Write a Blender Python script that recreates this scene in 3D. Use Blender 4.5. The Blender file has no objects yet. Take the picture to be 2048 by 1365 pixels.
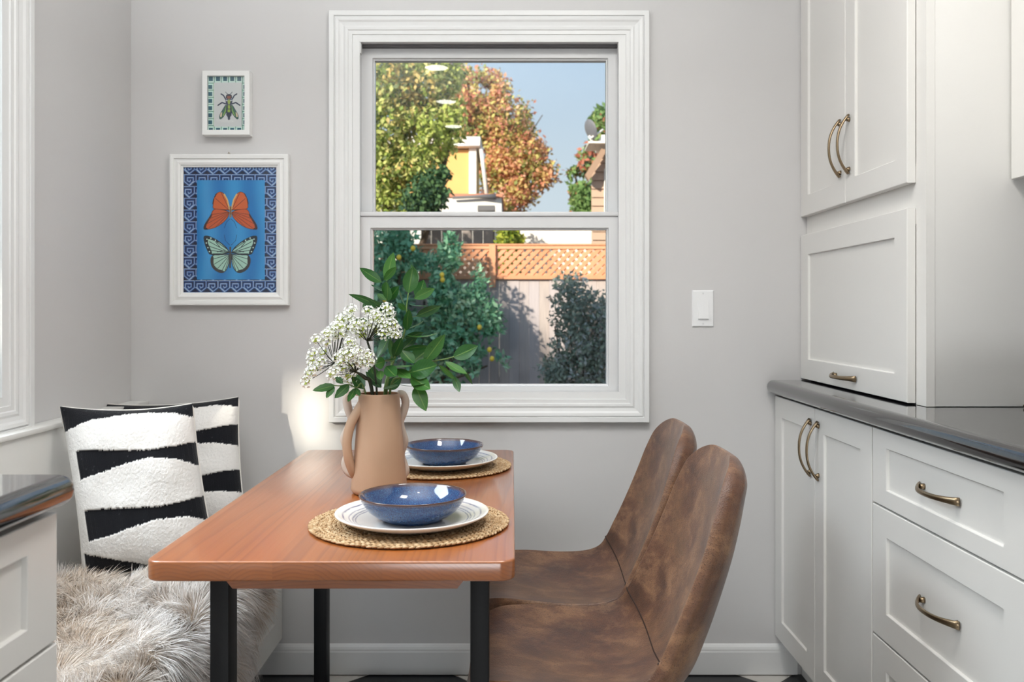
import bpy, bmesh, math, random
import numpy as np
from mathutils import Vector, Matrix

random.seed(7)
RNG = np.random.default_rng(11)
SC = bpy.context.scene
COL = SC.collection
F = 1740.0            # focal length in pixels of a 2048 px wide frame
H = 1.158             # camera height above the floor
VX, VY = 1024.0, 622.0
YW = 2.771            # back wall distance

def P(px, py, Y):
    return ((px - VX) / F * Y, Y, H + (VY - py) / F * Y)

# ------------------------------------------------------------------ camera
cam_d = bpy.data.cameras.new('camera')
cam = bpy.data.objects.new('camera', cam_d)
COL.objects.link(cam)
cam.location = (0, 0, H)
cam.rotation_euler = (math.pi / 2, 0, 0)
cam_d.sensor_width = 36
cam_d.lens = F / 2048 * 36
cam_d.shift_y = -(682.5 - VY) / 2048
cam_d.clip_start = 0.05
cam_d.dof.use_dof = True
cam_d.dof.focus_distance = 1.95
cam_d.dof.aperture_fstop = 6.3
SC.camera = cam

# ------------------------------------------------------------------ world, sun, area lights, exposure
SUN_AZ, SUN_EL = math.radians(34), math.radians(20)
sun_dir = Vector((math.cos(SUN_EL) * math.sin(SUN_AZ), math.cos(SUN_EL) * math.cos(SUN_AZ), -math.sin(SUN_EL)))
w = bpy.data.worlds.new('sky')
SC.world = w
w.use_nodes = True
nt = w.node_tree
bg = nt.nodes['Background']
# clear autumn sky: paler towards the horizon, the same all round
tcw = nt.nodes.new('ShaderNodeTexCoord')
sxw = nt.nodes.new('ShaderNodeSeparateXYZ')
rmp = nt.nodes.new('ShaderNodeValToRGB')
nt.links.new(tcw.outputs['Generated'], sxw.inputs[0])
nt.links.new(sxw.outputs[2], rmp.inputs[0])
el = rmp.color_ramp.elements
el[0].position, el[0].color = 0.0, (0.80, 0.86, 0.91, 1)
el[1].position, el[1].color = 1.0, (0.30, 0.50, 0.85, 1)
e2 = el.new(0.14); e2.color = (0.72, 0.83, 0.92, 1)
e3 = el.new(0.32); e3.color = (0.50, 0.68, 0.90, 1)
nt.links.new(rmp.outputs[0], bg.inputs[0])
bg.inputs[1].default_value = 0.92

def add_light(name, kind, energy, color, loc, rot=None, size=None, size_y=None, look=None):
    d = bpy.data.lights.new(name, kind)
    d.energy = energy
    d.color = color
    if size is not None and kind == 'AREA':
        d.size = size
        if size_y:
            d.shape = 'RECTANGLE'
            d.size_y = size_y
    o = bpy.data.objects.new(name, d)
    COL.objects.link(o)
    o.location = loc
    if look is not None:
        o.rotation_euler = Vector(look).to_track_quat('-Z', 'Y').to_euler()
    elif rot is not None:
        o.rotation_euler = rot
    return o

sun = add_light('sun', 'SUN', 7.4, (1.0, 0.90, 0.76), (-5, -8, 6), look=sun_dir)
sun.data.angle = math.radians(1.6)
# soft fill light added above the view, turned up and bounced off the ceiling
add_light('bounce_light', 'AREA', 51, (0.94, 0.975, 1.0), (-0.48, 0.82, 1.92), look=(0, 0.0, 1), size=1.4, size_y=1.5)
# low fill light added behind the camera for the wall under the table
add_light('low_fill_light', 'AREA', 24, (0.93, 0.97, 1.0), (0.1, -2.5, 0.24), look=(0, 1, 0.02), size=1.6, size_y=0.4)
# open sky above the side yard, falling in through the left window
add_light('side_yard_skylight', 'AREA', 200, (0.84, 0.92, 1.0), (-2.35, 1.35, 3.35), look=(1, 0.03, -1.25), size=1.9, size_y=1.9)
# ceiling lamp over the table end of the room
add_light('ceiling_lamp', 'AREA', 14, (1.0, 0.97, 0.93), (0.30, 1.35, 2.53), look=(0, 0, -1), size=0.3, size_y=0.3)

SC.view_settings.view_transform = 'Standard'
SC.view_settings.look = 'None'
SC.view_settings.exposure = 0.0
SC.view_settings.gamma = 1.0
SC.view_settings.use_curve_mapping = False
SC.cycles.max_bounces = 8
SC.cycles.transparent_max_bounces = 16
SC.cycles.sample_clamp_indirect = 4.0
SC.cycles.caustics_reflective = False
SC.cycles.caustics_refractive = False
SC.cycles.use_denoising = True
SC.cycles.use_adaptive_sampling = True
SC.cycles.adaptive_threshold = 0.012

# ------------------------------------------------------------------ materials
def srgb(r, g, b):
    f = lambda c: (c / 255 / 12.92) if c <= 10 else ((c / 255 + 0.055) / 1.055) ** 2.4
    return (f(r), f(g), f(b), 1.0)

class NT:
    """small wrapper to write node trees tersely"""
    def __init__(s, name):
        s.m = bpy.data.materials.new(name)
        s.m.use_nodes = True
        s.t = s.m.node_tree
        s.b = s.t.nodes['Principled BSDF']
        s.out = s.t.nodes['Material Output']
    def n(s, kind, **kw):
        nd = s.t.nodes.new('ShaderNode' + kind)
        ins = kw.pop('ins', {})
        for k, v in kw.items():
            setattr(nd, k, v)
        for k, v in ins.items():
            if hasattr(v, 'is_output'):
                s.t.links.new(v, nd.inputs[k])
            else:
                nd.inputs[k].default_value = v
        return nd
    def link(s, a, b):
        s.t.links.new(a, b)
    def set(s, **kw):
        for k, v in kw.items():
            k = {'base': 'Base Color', 'rough': 'Roughness', 'metal': 'Metallic', 'spec': 'Specular IOR Level',
                 'coat': 'Coat Weight', 'coat_rough': 'Coat Roughness', 'normal': 'Normal', 'sheen': 'Sheen Weight',
                 'trans': 'Transmission Weight', 'emit': 'Emission Color', 'emit_s': 'Emission Strength', 'sss': 'Subsurface Weight'}[k]
            if hasattr(v, 'is_output'):
                s.t.links.new(v, s.b.inputs[k])
            else:
                s.b.inputs[k].default_value = v
        return s
    def coord(s, which='Object', scale=(1, 1, 1), loc=(0, 0, 0), rot=(0, 0, 0)):
        tc = s.n('TexCoord')
        mp = s.n('Mapping', ins={'Vector': tc.outputs[which], 'Scale': scale, 'Location': loc, 'Rotation': rot})
        return mp.outputs[0]
    def noise(s, vec, scale, detail=4, rough=0.5, dist=0.0):
        return s.n('TexNoise', ins={'Vector': vec, 'Scale': scale, 'Detail': detail, 'Roughness': rough, 'Distortion': dist})
    def ramp(s, fac, stops, interp='LINEAR'):
        r = s.n('ValToRGB', ins={'Fac': fac})
        r.color_ramp.interpolation = interp
        el = r.color_ramp.elements
        while len(el) < len(stops):
            el.new(0.5)
        for e, (p, c) in zip(el, stops):
            e.position = p
            e.color = c
        return r.outputs[0]
    def mix(s, fac, a, b, mode='MIX'):
        m = s.n('MixRGB', blend_type=mode, ins={'Fac': fac, 'Color1': a, 'Color2': b})
        return m.outputs[0]
    def math(s, op, a, b=0.0, c=0.0):
        m = s.n('Math', operation=op, ins={0: a, 1: b, 2: c})
        return m.outputs[0]
    def bump(s, h, strength=0.3, dist=0.002):
        return s.n('Bump', ins={'Height': h, 'Strength': strength, 'Distance': dist}).outputs[0]

def paint(name, col, rough=0.5, bump=0.06, scale=220, var=0.03, spec=0.5):
    m = NT(name)
    v = m.coord()
    nz = m.noise(v, scale, 3)
    nb = m.noise(v, 3.0, 2)
    c2 = tuple(x * (1 - var * 2) for x in col[:3]) + (1,)
    m.set(base=m.mix(nb.outputs[0], col, c2), rough=rough, spec=spec, normal=m.bump(nz.outputs[0], bump, 0.001))
    return m.m

M_WALL = paint('wall_paint', srgb(206, 204, 203), 0.62, 0.05, 160, 0.015)
M_WALL_L = M_WALL
M_CEIL = paint('ceiling_paint', srgb(236, 235, 232), 0.7)
M_TRIM = paint('trim_white', srgb(229, 229, 228), 0.38, 0.02, 90, 0.01)
M_CAB = paint('cabinet_cream', srgb(227, 225, 221), 0.33, 0.02, 60, 0.01)
M_BENCH = paint('bench_white', srgb(230, 229, 225), 0.36, 0.02, 60, 0.01)
M_VINYL = paint('sash_vinyl', srgb(222, 222, 222), 0.35, 0.01, 50, 0.01)
M_PLASTIC = paint('switch_plastic', srgb(238, 238, 238), 0.28, 0.0, 50, 0.0)
M_DARKGAP = paint('dark_gap', srgb(60, 60, 62), 0.6)
M_GROUT = paint('floor_grout', srgb(120, 116, 110), 0.8)
M_TILE_W = paint('tile_white', srgb(214, 210, 203), 0.25, 0.02, 40, 0.03)
M_TILE_B = paint('tile_black', srgb(30, 30, 33), 0.3, 0.03, 40, 0.05)
M_FRAME = paint('frame_white', srgb(240, 240, 238), 0.35, 0.02, 120, 0.01)
M_BLACK_METAL = paint('black_metal', srgb(13, 14, 17), 0.5, 0.1, 400, 0.02, 0.3)

def m_brass():
    m = NT('brushed_bronze')
    v = m.coord(scale=(1, 1, 1))
    nz = m.noise(v, 900, 2)
    m.set(base=m.mix(nz.outputs[0], srgb(170, 150, 122), srgb(128, 110, 88)), metal=1.0, rough=0.3, normal=m.bump(nz.outputs[0], 0.06, 0.0005))
    return m.m
M_PULL = m_brass()

def m_granite():
    m = NT('black_granite')
    v = m.coord()
    n1 = m.noise(v, 60, 6, 0.7)
    vo = m.n('TexVoronoi', ins={'Vector': v, 'Scale': 260})
    c = m.ramp(n1.outputs[0], [(0.35, srgb(14, 14, 16)), (0.62, srgb(34, 33, 34)), (0.8, srgb(70, 66, 62))])
    c = m.mix(m.ramp(vo.outputs[0], [(0.02, (1, 1, 1, 1)), (0.12, (0, 0, 0, 1))]), c, srgb(80, 78, 76))
    m.set(base=c, rough=m.ramp(n1.outputs[0], [(0.3, (0.06,) * 3 + (1,)), (0.7, (0.12,) * 3 + (1,))]), spec=0.8, coat=0.6, coat_rough=0.05,
          normal=m.bump(n1.outputs[0], 0.015, 0.001))
    return m.m
M_GRANITE = m_granite()

def m_wood():
    m = NT('oiled_table_wood')
    tc = m.n('TexCoord')
    oi = m.n('ObjectInfo')
    sx = m.n('SeparateXYZ', ins={0: tc.outputs['Object']})
    r = oi.outputs['Random']
    # every plank has its own heart position: rings in x/z, long grain in y
    cx = m.math('MULTIPLY_ADD', r, 0.12, -0.06)
    r2 = m.math('FRACT', m.math('MULTIPLY', r, 37.7))
    cz = m.math('MULTIPLY_ADD', r2, 0.05, -0.085)
    dist = m.noise(m.n('Mapping', ins={'Vector': tc.outputs['Object'], 'Scale': (9, 0.9, 9)}).outputs[0], 1.2, 3)
    dx = m.math('ADD', m.math('SUBTRACT', sx.outputs[0], cx), m.math('MULTIPLY', dist.outputs[0], 0.05))
    dz = m.math('SUBTRACT', sx.outputs[2], cz)
    rad = m.math('SQRT', m.math('ADD', m.math('MULTIPLY', dx, dx), m.math('MULTIPLY', m.math('MULTIPLY', dz, dz), 1.6)))
    rad = m.math('ADD', rad, m.math('MULTIPLY', dist.outputs[0], 0.02))
    saw = m.math('FRACT', m.math('MULTIPLY', rad, 120))
    ring = m.ramp(saw, [(0.0, (0.15,) * 3 + (1,)), (0.5, (0.3,) * 3 + (1,)), (0.86, (0.95,) * 3 + (1,)), (1.0, (0.2,) * 3 + (1,))])
    fib = m.noise(m.n('Mapping', ins={'Vector': tc.outputs['Object'], 'Scale': (260, 5, 260)}).outputs[0], 1.0, 4, 0.6)
    blot = m.noise(m.n('Mapping', ins={'Vector': tc.outputs['Object'], 'Scale': (5, 1.6, 5)}).outputs[0], 1.3, 3)
    base = m.mix(m.math('MULTIPLY', ring, 0.55), srgb(162, 90, 36), srgb(104, 48, 14))
    base = m.mix(m.math('MULTIPLY', fib.outputs[0], 0.25), base, srgb(144, 78, 32))
    base = m.mix(m.math('MULTIPLY', blot.outputs[0], 0.3), base, srgb(168, 104, 52))
    hue = m.n('HueSaturation', ins={'Color': base, 'Saturation': 1.0, 'Value': m.math('MULTIPLY_ADD', r2, 0.2, 0.9)})
    m.set(base=hue.outputs[0], rough=m.math('MULTIPLY_ADD', fib.outputs[0], 0.12, 0.34), spec=0.5, coat=1.0, coat_rough=0.19,
          normal=m.bump(fib.outputs[0], 0.10, 0.0008))
    m.b.inputs['Coat IOR'].default_value = 1.65
    return m.m
M_WOOD = m_wood()

def m_suede():
    m = NT('distressed_brown_leather')
    v = m.coord()
    n1 = m.noise(v, 4.6, 6, 0.6, 0.5)
    n2 = m.noise(m.coord(scale=(1, 1.6, 1.6)), 11, 6, 0.68, 0.3)
    n3 = m.noise(v, 420, 2, 0.5)
    vo = m.n('TexVoronoi', ins={'Vector': v, 'Scale': 430})
    geo = m.n('NewGeometry')
    sz = m.n('SeparateXYZ', ins={0: geo.outputs['Position']})
    a = m.ramp(n1.outputs[0], [(0.34, srgb(46, 29, 21)), (0.47, srgb(96, 61, 41)), (0.58, srgb(134, 97, 66)), (0.70, srgb(80, 49, 34))])
    b = m.ramp(n2.outputs[0], [(0.32, srgb(46, 30, 23)), (0.5, srgb(102, 67, 46)), (0.66, srgb(164, 124, 90))])
    c = m.mix(0.5, a, b)
    c = m.mix(m.ramp(n3.outputs[0], [(0.55, (0, 0, 0, 1)), (0.68, (0.7,) * 3 + (1,))]), c, srgb(62, 40, 28))
    c = m.mix(m.ramp(geo.outputs['Pointiness'], [(0.52, (0, 0, 0, 1)), (0.60, (0.55,) * 3 + (1,))]), c, srgb(172, 136, 98))
    hgt = m.mix(0.5, vo.outputs[0], n3.outputs[0])
    m.set(base=c, rough=m.ramp(n1.outputs[0], [(0.3, (0.36,) * 3 + (1,)), (0.7, (0.52,) * 3 + (1,))]), spec=0.5, sheen=0.15,
          normal=m.bump(hgt, 0.6, 0.0014))
    return m.m
M_SUEDE = m_suede()
M_SEAM = paint('leather_seam', srgb(44, 26, 18), 0.7, 0.1, 300)

def m_attr(name, rough=0.8, bump=None, bscale=300, spec=0.3, sheen=0.0, sss=0.0):
    m = NT(name)
    a = m.n('VertexColor', layer_name='Col')
    kw = dict(base=a.outputs[0], rough=rough, spec=spec, sheen=sheen)
    if bump:
        nz = m.noise(m.coord(), bscale, 3)
        kw['normal'] = m.bump(nz.outputs[0], bump, 0.002)
    m.set(**kw)
    return m.m
M_CUSHION = m_attr('cushion_knit', 0.9, 0.6, 330, 0.15, 0.2)
M_FUR = m_attr('sheepskin_fur', 0.6, None, spec=0.25, sheen=0.1)
M_PRINT = m_attr('printed_art', 0.12, None, spec=0.5)
M_RUGBASE = paint('sheepskin_hide', srgb(196, 178, 156), 0.9)

def m_foliage(name, rough=0.5, trans=0.35):
    m = NT(name)
    a = m.n('VertexColor', layer_name='Col')
    tr = m.n('BsdfTranslucent', ins={'Color': a.outputs[0]})
    m.set(base=a.outputs[0], rough=rough, spec=0.3)
    mx = m.n('MixShader', ins={0: trans, 1: m.b.outputs[0], 2: tr.outputs[0]})
    m.link(mx.outputs[0], m.out.inputs[0])
    return m.m
M_FOLIAGE = m_foliage('tree_foliage', 0.55)
M_FOLIAGE_GLOSSY = m_foliage('citrus_foliage', 0.35)

def m_leaf():
    m = NT('glossy_green_leaf')
    oi = m.n('ObjectInfo')
    v = m.coord()
    uv = m.n('TexCoord').outputs['UV']
    sx = m.n('SeparateXYZ', ins={0: uv})
    d = m.math('ABSOLUTE', m.math('SUBTRACT', sx.outputs[0], 0.5))
    mid = m.ramp(d, [(0.0, (1, 1, 1, 1)), (0.05, (0, 0, 0, 1))])
    ven = m.math('FRACT', m.math('ADD', m.math('MULTIPLY', sx.outputs[1], 9), m.math('MULTIPLY', d, -5)))
    ven = m.ramp(ven, [(0.0, (0.5,) * 3 + (1,)), (0.12, (0, 0, 0, 1)), (0.92, (0, 0, 0, 1)), (1.0, (0.5,) * 3 + (1,))])
    nz = m.noise(v, 40, 3)
    c = m.ramp(oi.outputs['Random'], [(0.0, srgb(34, 76, 36)), (0.5, srgb(50, 100, 44)), (1.0, srgb(76, 126, 54))])
    c = m.mix(m.math('MULTIPLY', nz.outputs[0], 0.4), c, srgb(44, 90, 44))
    c = m.mix(m.math('MULTIPLY', ven, 0.3), c, srgb(110, 146, 70))
    c = m.mix(m.math('MULTIPLY', mid, 0.6), c, srgb(132, 166, 84))
    tr = m.n('BsdfTranslucent', ins={'Color': c})
    m.set(base=c, rough=0.32, spec=0.5, normal=m.bump(m.math('ADD', mid, ven), 0.25, 0.0008))
    mx = m.n('MixShader', ins={0: 0.22, 1: m.b.outputs[0], 2: tr.outputs[0]})
    m.link(mx.outputs[0], m.out.inputs[0])
    return m.m
M_LEAF = m_leaf()
M_STEM_GREEN = paint('green_stem', srgb(92, 118, 58), 0.5)
M_STEM_DARK = paint('dark_stem', srgb(48, 52, 34), 0.6)
M_PETAL = paint('white_petal', srgb(250, 250, 246), 0.6)
M_LIME = paint('lime_floret', srgb(176, 192, 74), 0.6)

def m_clay(name, c1, c2, rough=0.55):
    m = NT(name)
    v = m.coord()
    n1 = m.noise(v, 12, 4)
    n2 = m.noise(v, 500, 2)
    m.set(base=m.mix(n1.outputs[0], c1, c2), rough=rough, spec=0.4, normal=m.bump(n2.outputs[0], 0.08, 0.0006))
    return m.m
M_VASE = m_clay('matte_tan_clay', srgb(184, 152, 126), srgb(176, 144, 118), 0.5)
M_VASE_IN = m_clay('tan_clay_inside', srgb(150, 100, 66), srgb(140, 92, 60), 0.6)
M_VASE_LIT = m_clay('window_lit_clay', srgb(206, 192, 180), srgb(196, 182, 168), 0.5)  # same clay as the vase, with cool window light put into the colour

def m_bowl():
    m = NT('blue_reactive_glaze')
    v = m.coord()
    n1 = m.noise(v, 520, 3, 0.6)
    n2 = m.noise(v, 18, 4)
    sx = m.n('SeparateXYZ', ins={0: v})
    c = m.ramp(n1.outputs[0], [(0.34, srgb(14, 30, 70)), (0.5, srgb(30, 66, 114)), (0.66, srgb(54, 106, 146)), (0.78, srgb(124, 164, 182))])
    c = m.mix(m.math('MULTIPLY', n2.outputs[0], 0.4), c, srgb(26, 50, 104))
    zz = m.math('ADD', sx.outputs[2], m.math('MULTIPLY', n2.outputs[0], 0.003))
    rim = m.ramp(zz, [(0.0448, (0, 0, 0, 1)), (0.0476, (1, 1, 1, 1))])
    c = m.mix(rim, c, srgb(84, 56, 42))
    m.set(base=c, rough=0.08, spec=0.6, coat=0.3, coat_rough=0.05)
    return m.m
M_BOWL = m_bowl()

def m_plate():
    m = NT('speckled_stoneware_plate')
    v = m.coord()
    sx = m.n('SeparateXYZ', ins={0: v})
    n = m.noise(v, 34, 4, 0.6)
    n2 = m.noise(v, 420, 3, 0.7)
    r = m.math('SQRT', m.math('ADD', m.math('MULTIPLY', sx.outputs[0], sx.outputs[0]), m.math('MULTIPLY', sx.outputs[1], sx.outputs[1])))
    rr = m.math('ADD', r, m.math('MULTIPLY_ADD', n.outputs[0], 0.006, -0.003))
    c0 = m.mix(m.ramp(n2.outputs[0], [(0.68, (0, 0, 0, 1)), (0.76, (1, 1, 1, 1))]), srgb(232, 228, 222), srgb(176, 164, 152))
    K, Wt = (0, 0, 0, 1), (1, 1, 1, 1)
    def band(a, b, soft=0.0012):
        up = m.n('MapRange', ins={0: rr, 1: a - soft, 2: a + soft, 3: 0.0, 4: 1.0}).outputs[0]
        dn = m.n('MapRange', ins={0: rr, 1: b - soft, 2: b + soft, 3: 1.0, 4: 0.0}).outputs[0]
        return m.math('MULTIPLY', up, dn)
    tot = None
    for a, b in ((0.1045, 0.1065), (0.1095, 0.1115), (0.1165, 0.1185), (0.1275, 0.1305)):
        bb = band(a, b)
        tot = bb if tot is None else m.math('MAXIMUM', tot, bb)
    up = m.n('MapRange', ins={0: sx.outputs[2], 1: 0.004, 2: 0.006, 3: 0.0, 4: 1.0}).outputs[0]
    tot = m.math('MULTIPLY', tot, m.math('MULTIPLY', m.ramp(n.outputs[0], [(0.3, (0.35,) * 3 + (1,)), (0.6, Wt)]), 0.85))
    c = m.mix(tot, c0, srgb(58, 66, 120))
    m.set(base=c, rough=0.14, spec=0.5)
    return m.m
M_PLATE = m_plate()

def m_weave():
    m = NT('woven_water_hyacinth')
    g = m.n('NewGeometry')
    n = m.noise(m.coord(), 300, 3)
    c = m.ramp(g.outputs['Random Per Island'], [(0.0, srgb(156, 122, 84)), (0.35, srgb(192, 160, 120)), (0.7, srgb(214, 188, 152)), (1.0, srgb(172, 138, 98))])
    c = m.mix(m.math('MULTIPLY', n.outputs[0], 0.3), c, srgb(140, 104, 62))
    m.set(base=c, rough=0.55, spec=0.3, normal=m.bump(n.outputs[0], 0.3, 0.0008))
    return m.m
M_WEAVE = m_weave()
M_WEAVE_BASE = paint('woven_mat_underside', srgb(112, 80, 46), 0.8)

def m_glass():
    m = NT('window_glass')
    g = m.n('NewGeometry')
    ior = m.math('MULTIPLY_ADD', g.outputs['Backfacing'], 1 / 1.32 - 1.32, 1.32)   # anti-reflection coated; same air-glass step from either side
    fr = m.n('Fresnel', ins={'IOR': ior})
    tr = m.n('BsdfTransparent', ins={'Color': (0.97, 0.985, 0.98, 1)})
    gl = m.n('BsdfGlossy', ins={'Color': (1, 1, 1, 1), 'Roughness': 0.0})
    mx = m.n('MixShader', ins={0: fr.outputs[0], 1: tr.outputs[0], 2: gl.outputs[0]})
    m.link(mx.outputs[0], m.out.inputs[0])
    return m.m
M_GLASS = m_glass()

def m_emit(name, col, s):
    m = NT(name)
    m.set(base=col, emit=col, emit_s=s)
    return m.m
M_LENS = m_emit('downlight_lens', (1.0, 0.95, 0.88, 1), 24)

def m_board(name, c1, c2, c3):
    m = NT(name)
    oi = m.n('ObjectInfo')
    tc = m.n('TexCoord')
    g = m.noise(m.n('Mapping', ins={'Vector': tc.outputs['Object'], 'Scale': (30, 30, 2.2)}).outputs[0], 1.5, 5, 0.65)
    k = m.n('TexVoronoi', ins={'Vector': m.n('Mapping', ins={'Vector': tc.outputs['Object'], 'Scale': (4, 4, 1.6)}).outputs[0], 'Scale': 1.0})
    c = m.mix(g.outputs[0], c1, c2)
    c = m.mix(m.math('MULTIPLY', oi.outputs['Random'], 0.6), c, c3)
    c = m.mix(m.ramp(k.outputs[0], [(0.03, (1, 1, 1, 1)), (0.09, (0, 0, 0, 1))]), c, srgb(56, 44, 40))
    m.set(base=c, rough=0.85, spec=0.2)
    return m.m
M_FENCE = m_board('weathered_fence_board', srgb(206, 192, 184), srgb(156, 142, 138), srgb(188, 180, 186))
M_CEDAR = m_board('cedar_lattice', srgb(224, 160, 122), srgb(204, 130, 92), srgb(230, 176, 140))
M_SHED = m_board('grey_shed_board', srgb(170, 158, 152), srgb(128, 118, 114), srgb(150, 140, 136))
M_YELLOW = paint('yellow_stucco', srgb(232, 184, 116), 0.9, 0.3, 60, 0.05)
M_WHITE_EXT = paint('white_stucco', srgb(236, 230, 222), 0.85, 0.2, 60, 0.03)
M_TERRA = paint('terracotta_edge', srgb(206, 138, 110), 0.85)
M_GUTTER = paint('grey_gutter', srgb(104, 102, 104), 0.6)
M_TAN = paint('tan_siding', srgb(190, 160, 138), 0.8, 0.1, 40, 0.05)
M_TAN_TRIM = paint('brown_eave', srgb(162, 132, 110), 0.8)
M_ROOF_DARK = paint('roof_felt', srgb(120, 112, 106), 0.9)
M_DISH = paint('dish_grey', srgb(112, 112, 118), 0.5)
M_BARK = paint('bark', srgb(92, 76, 62), 0.9, 0.5, 30, 0.1)
M_SOIL = paint('garden_soil', srgb(110, 96, 78), 0.95, 0.5, 8, 0.15)
M_LEMON = paint('lemon_skin', srgb(236, 200, 60), 0.4)
M_GOLD = m_brass()

# ------------------------------------------------------------------ geometry helpers
def wloc(o):
    v = Vector((0, 0, 0))
    while o is not None:
        v += o.location
        o = o.parent
    return v

def tag(o, label=None, cat=None, group=None, kind=None):
    if label: o['label'] = label
    if cat: o['category'] = cat
    if group: o['group'] = group
    if kind: o['kind'] = kind
    return o

def empty(name, loc, label=None, cat=None, group=None, kind=None):
    o = bpy.data.objects.new(name, None)
    o.empty_display_size = 0.05
    COL.objects.link(o)
    o.location = loc
    return tag(o, label, cat, group, kind)

def link(name, me, mat, parent=None, loc=None):
    o = bpy.data.objects.new(name, me)
    COL.objects.link(o)
    if mat is not None and len(me.materials) == 0:
        for q in (mat if isinstance(mat, (list, tuple)) else [mat]):
            me.materials.append(q)
    if parent is not None:
        o.parent = parent
    if loc is not None:
        o.location = loc
    return o

def from_bm(name, bm, mat, parent=None, smooth=False, origin=None):
    """world-space bmesh -> object below parent (parents only translate)"""
    off = wloc(parent) if parent is not None else Vector((0, 0, 0))
    org = Vector(origin) if origin is not None else off
    bmesh.ops.translate(bm, vec=-org, verts=bm.verts)
    bmesh.ops.recalc_face_normals(bm, faces=bm.faces)
    me = bpy.data.meshes.new(name)
    if smooth:
        for f in bm.faces: f.smooth = True
    bm.to_mesh(me)
    bm.free()
    o = link(name, me, mat, parent, org - off)
    return o

def smooth_angle(o, deg=35):
    me = o.data
    for p in me.polygons: p.use_smooth = True
    try:
        me.set_sharp_from_angle(angle=math.radians(deg))
    except Exception:
        pass
    return o

def bm_box(bm, x0, x1, y0, y1, z0, z1, bev=0.0, seg=2):
    b2 = bmesh.new()
    vs = [b2.verts.new(c) for c in ((x0, y0, z0), (x1, y0, z0), (x1, y1, z0), (x0, y1, z0), (x0, y0, z1), (x1, y0, z1), (x1, y1, z1), (x0, y1, z1))]
    for f in ((0, 3, 2, 1), (4, 5, 6, 7), (0, 1, 5, 4), (1, 2, 6, 5), (2, 3, 7, 6), (3, 0, 4, 7)):
        b2.faces.new([vs[i] for i in f])
    if bev > 0:
        bmesh.ops.bevel(b2, geom=list(b2.edges), offset=bev, segments=seg, profile=0.5, affect='EDGES')
    merge(bm, b2)

def merge(bm, b2):
    mp = {}
    for v in b2.verts: mp[v] = bm.verts.new(v.co)
    for f in b2.faces:
        try:
            nf = bm.faces.new([mp[v] for v in f.verts]); nf.smooth = f.smooth; nf.material_index = f.material_index
        except ValueError:
            pass
    b2.free()

def box(name, x0, x1, y0, y1, z0, z1, mat, parent=None, bev=0.002, seg=2):
    bm = bmesh.new()
    bm_box(bm, min(x0, x1), max(x0, x1), min(y0, y1), max(y0, y1), min(z0, z1), max(z0, z1), bev, seg)
    o = from_bm(name, bm, mat, parent)
    if bev > 0: smooth_angle(o, 40)
    return o

def bm_tube(bm, pts, rad, n=8, cap=True, flat=1.0, up=None):
    pts = [Vector(p) for p in pts]
    rads = rad if isinstance(rad, (list, tuple)) else [rad] * len(pts)
    rings = []
    prev = None
    for i, p in enumerate(pts):
        t = (pts[min(i + 1, len(pts) - 1)] - pts[max(i - 1, 0)]).normalized()
        if prev is None:
            a = Vector(up) if up is not None else (Vector((0, 0, 1)) if abs(t.z) < 0.9 else Vector((1, 0, 0)))
        else:
            a = prev
        a = (a - t * a.dot(t)).normalized()
        prev = a
        b = t.cross(a)
        rings.append([bm.verts.new(p + (a * math.cos(2 * math.pi * k / n) * flat + b * math.sin(2 * math.pi * k / n)) * rads[i]) for k in range(n)])
    for i in range(len(rings) - 1):
        for k in range(n):
            f = bm.faces.new((rings[i][k], rings[i][(k + 1) % n], rings[i + 1][(k + 1) % n], rings[i + 1][k])); f.smooth = True
    if cap:
        bm.faces.new(rings[0][::-1]); bm.faces.new(rings[-1])

def catmull(pts, sub=6):
    pts = [Vector(p) for p in pts]
    out = []
    for i in range(len(pts) - 1):
        p0, p1, p2, p3 = pts[max(i - 1, 0)], pts[i], pts[i + 1], pts[min(i + 2, len(pts) - 1)]
        for k in range(sub):
            t = k / sub
            out.append(0.5 * ((2 * p1) + (-p0 + p2) * t + (2 * p0 - 5 * p1 + 4 * p2 - p3) * t * t + (-p0 + 3 * p1 - 3 * p2 + p3) * t ** 3))
    out.append(pts[-1])
    return out

def tube(name, pts, rad, mat, parent=None, n=8, sub=0, flat=1.0, up=None):
    if sub:
        k = len(pts)
        rads = rad if isinstance(rad, (list, tuple)) else [rad] * k
        pts = catmull(pts, sub)
        rad = [np.interp(i / sub, range(k), rads) for i in range(len(pts))]
        rad = [float(r) for r in rad]
    bm = bmesh.new()
    bm_tube(bm, pts, rad, n, True, flat, up)
    return from_bm(name, bm, mat, parent)

def lathe(name, prof, center, mat, parent=None, n=64, closed=False):
    bm = bmesh.new()
    cx, cy, cz = center
    rings = []
    for r, z in prof:
        if r < 1e-6:
            rings.append([bm.verts.new((cx, cy, cz + z))])
        else:
            rings.append([bm.verts.new((cx + r * math.cos(2 * math.pi * k / n), cy + r * math.sin(2 * math.pi * k / n), cz + z)) for k in range(n)])
    for a, b in zip(rings[:-1], rings[1:]):
        for k in range(n):
            k2 = (k + 1) % n
            if len(a) == 1 and len(b) == 1: continue
            if len(a) == 1: f = bm.faces.new((a[0], b[k], b[k2]))
            elif len(b) == 1: f = bm.faces.new((a[k], a[k2], b[0]))
            else: f = bm.faces.new((a[k], a[k2], b[k2], b[k]))
            f.smooth = True
    return bm

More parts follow.
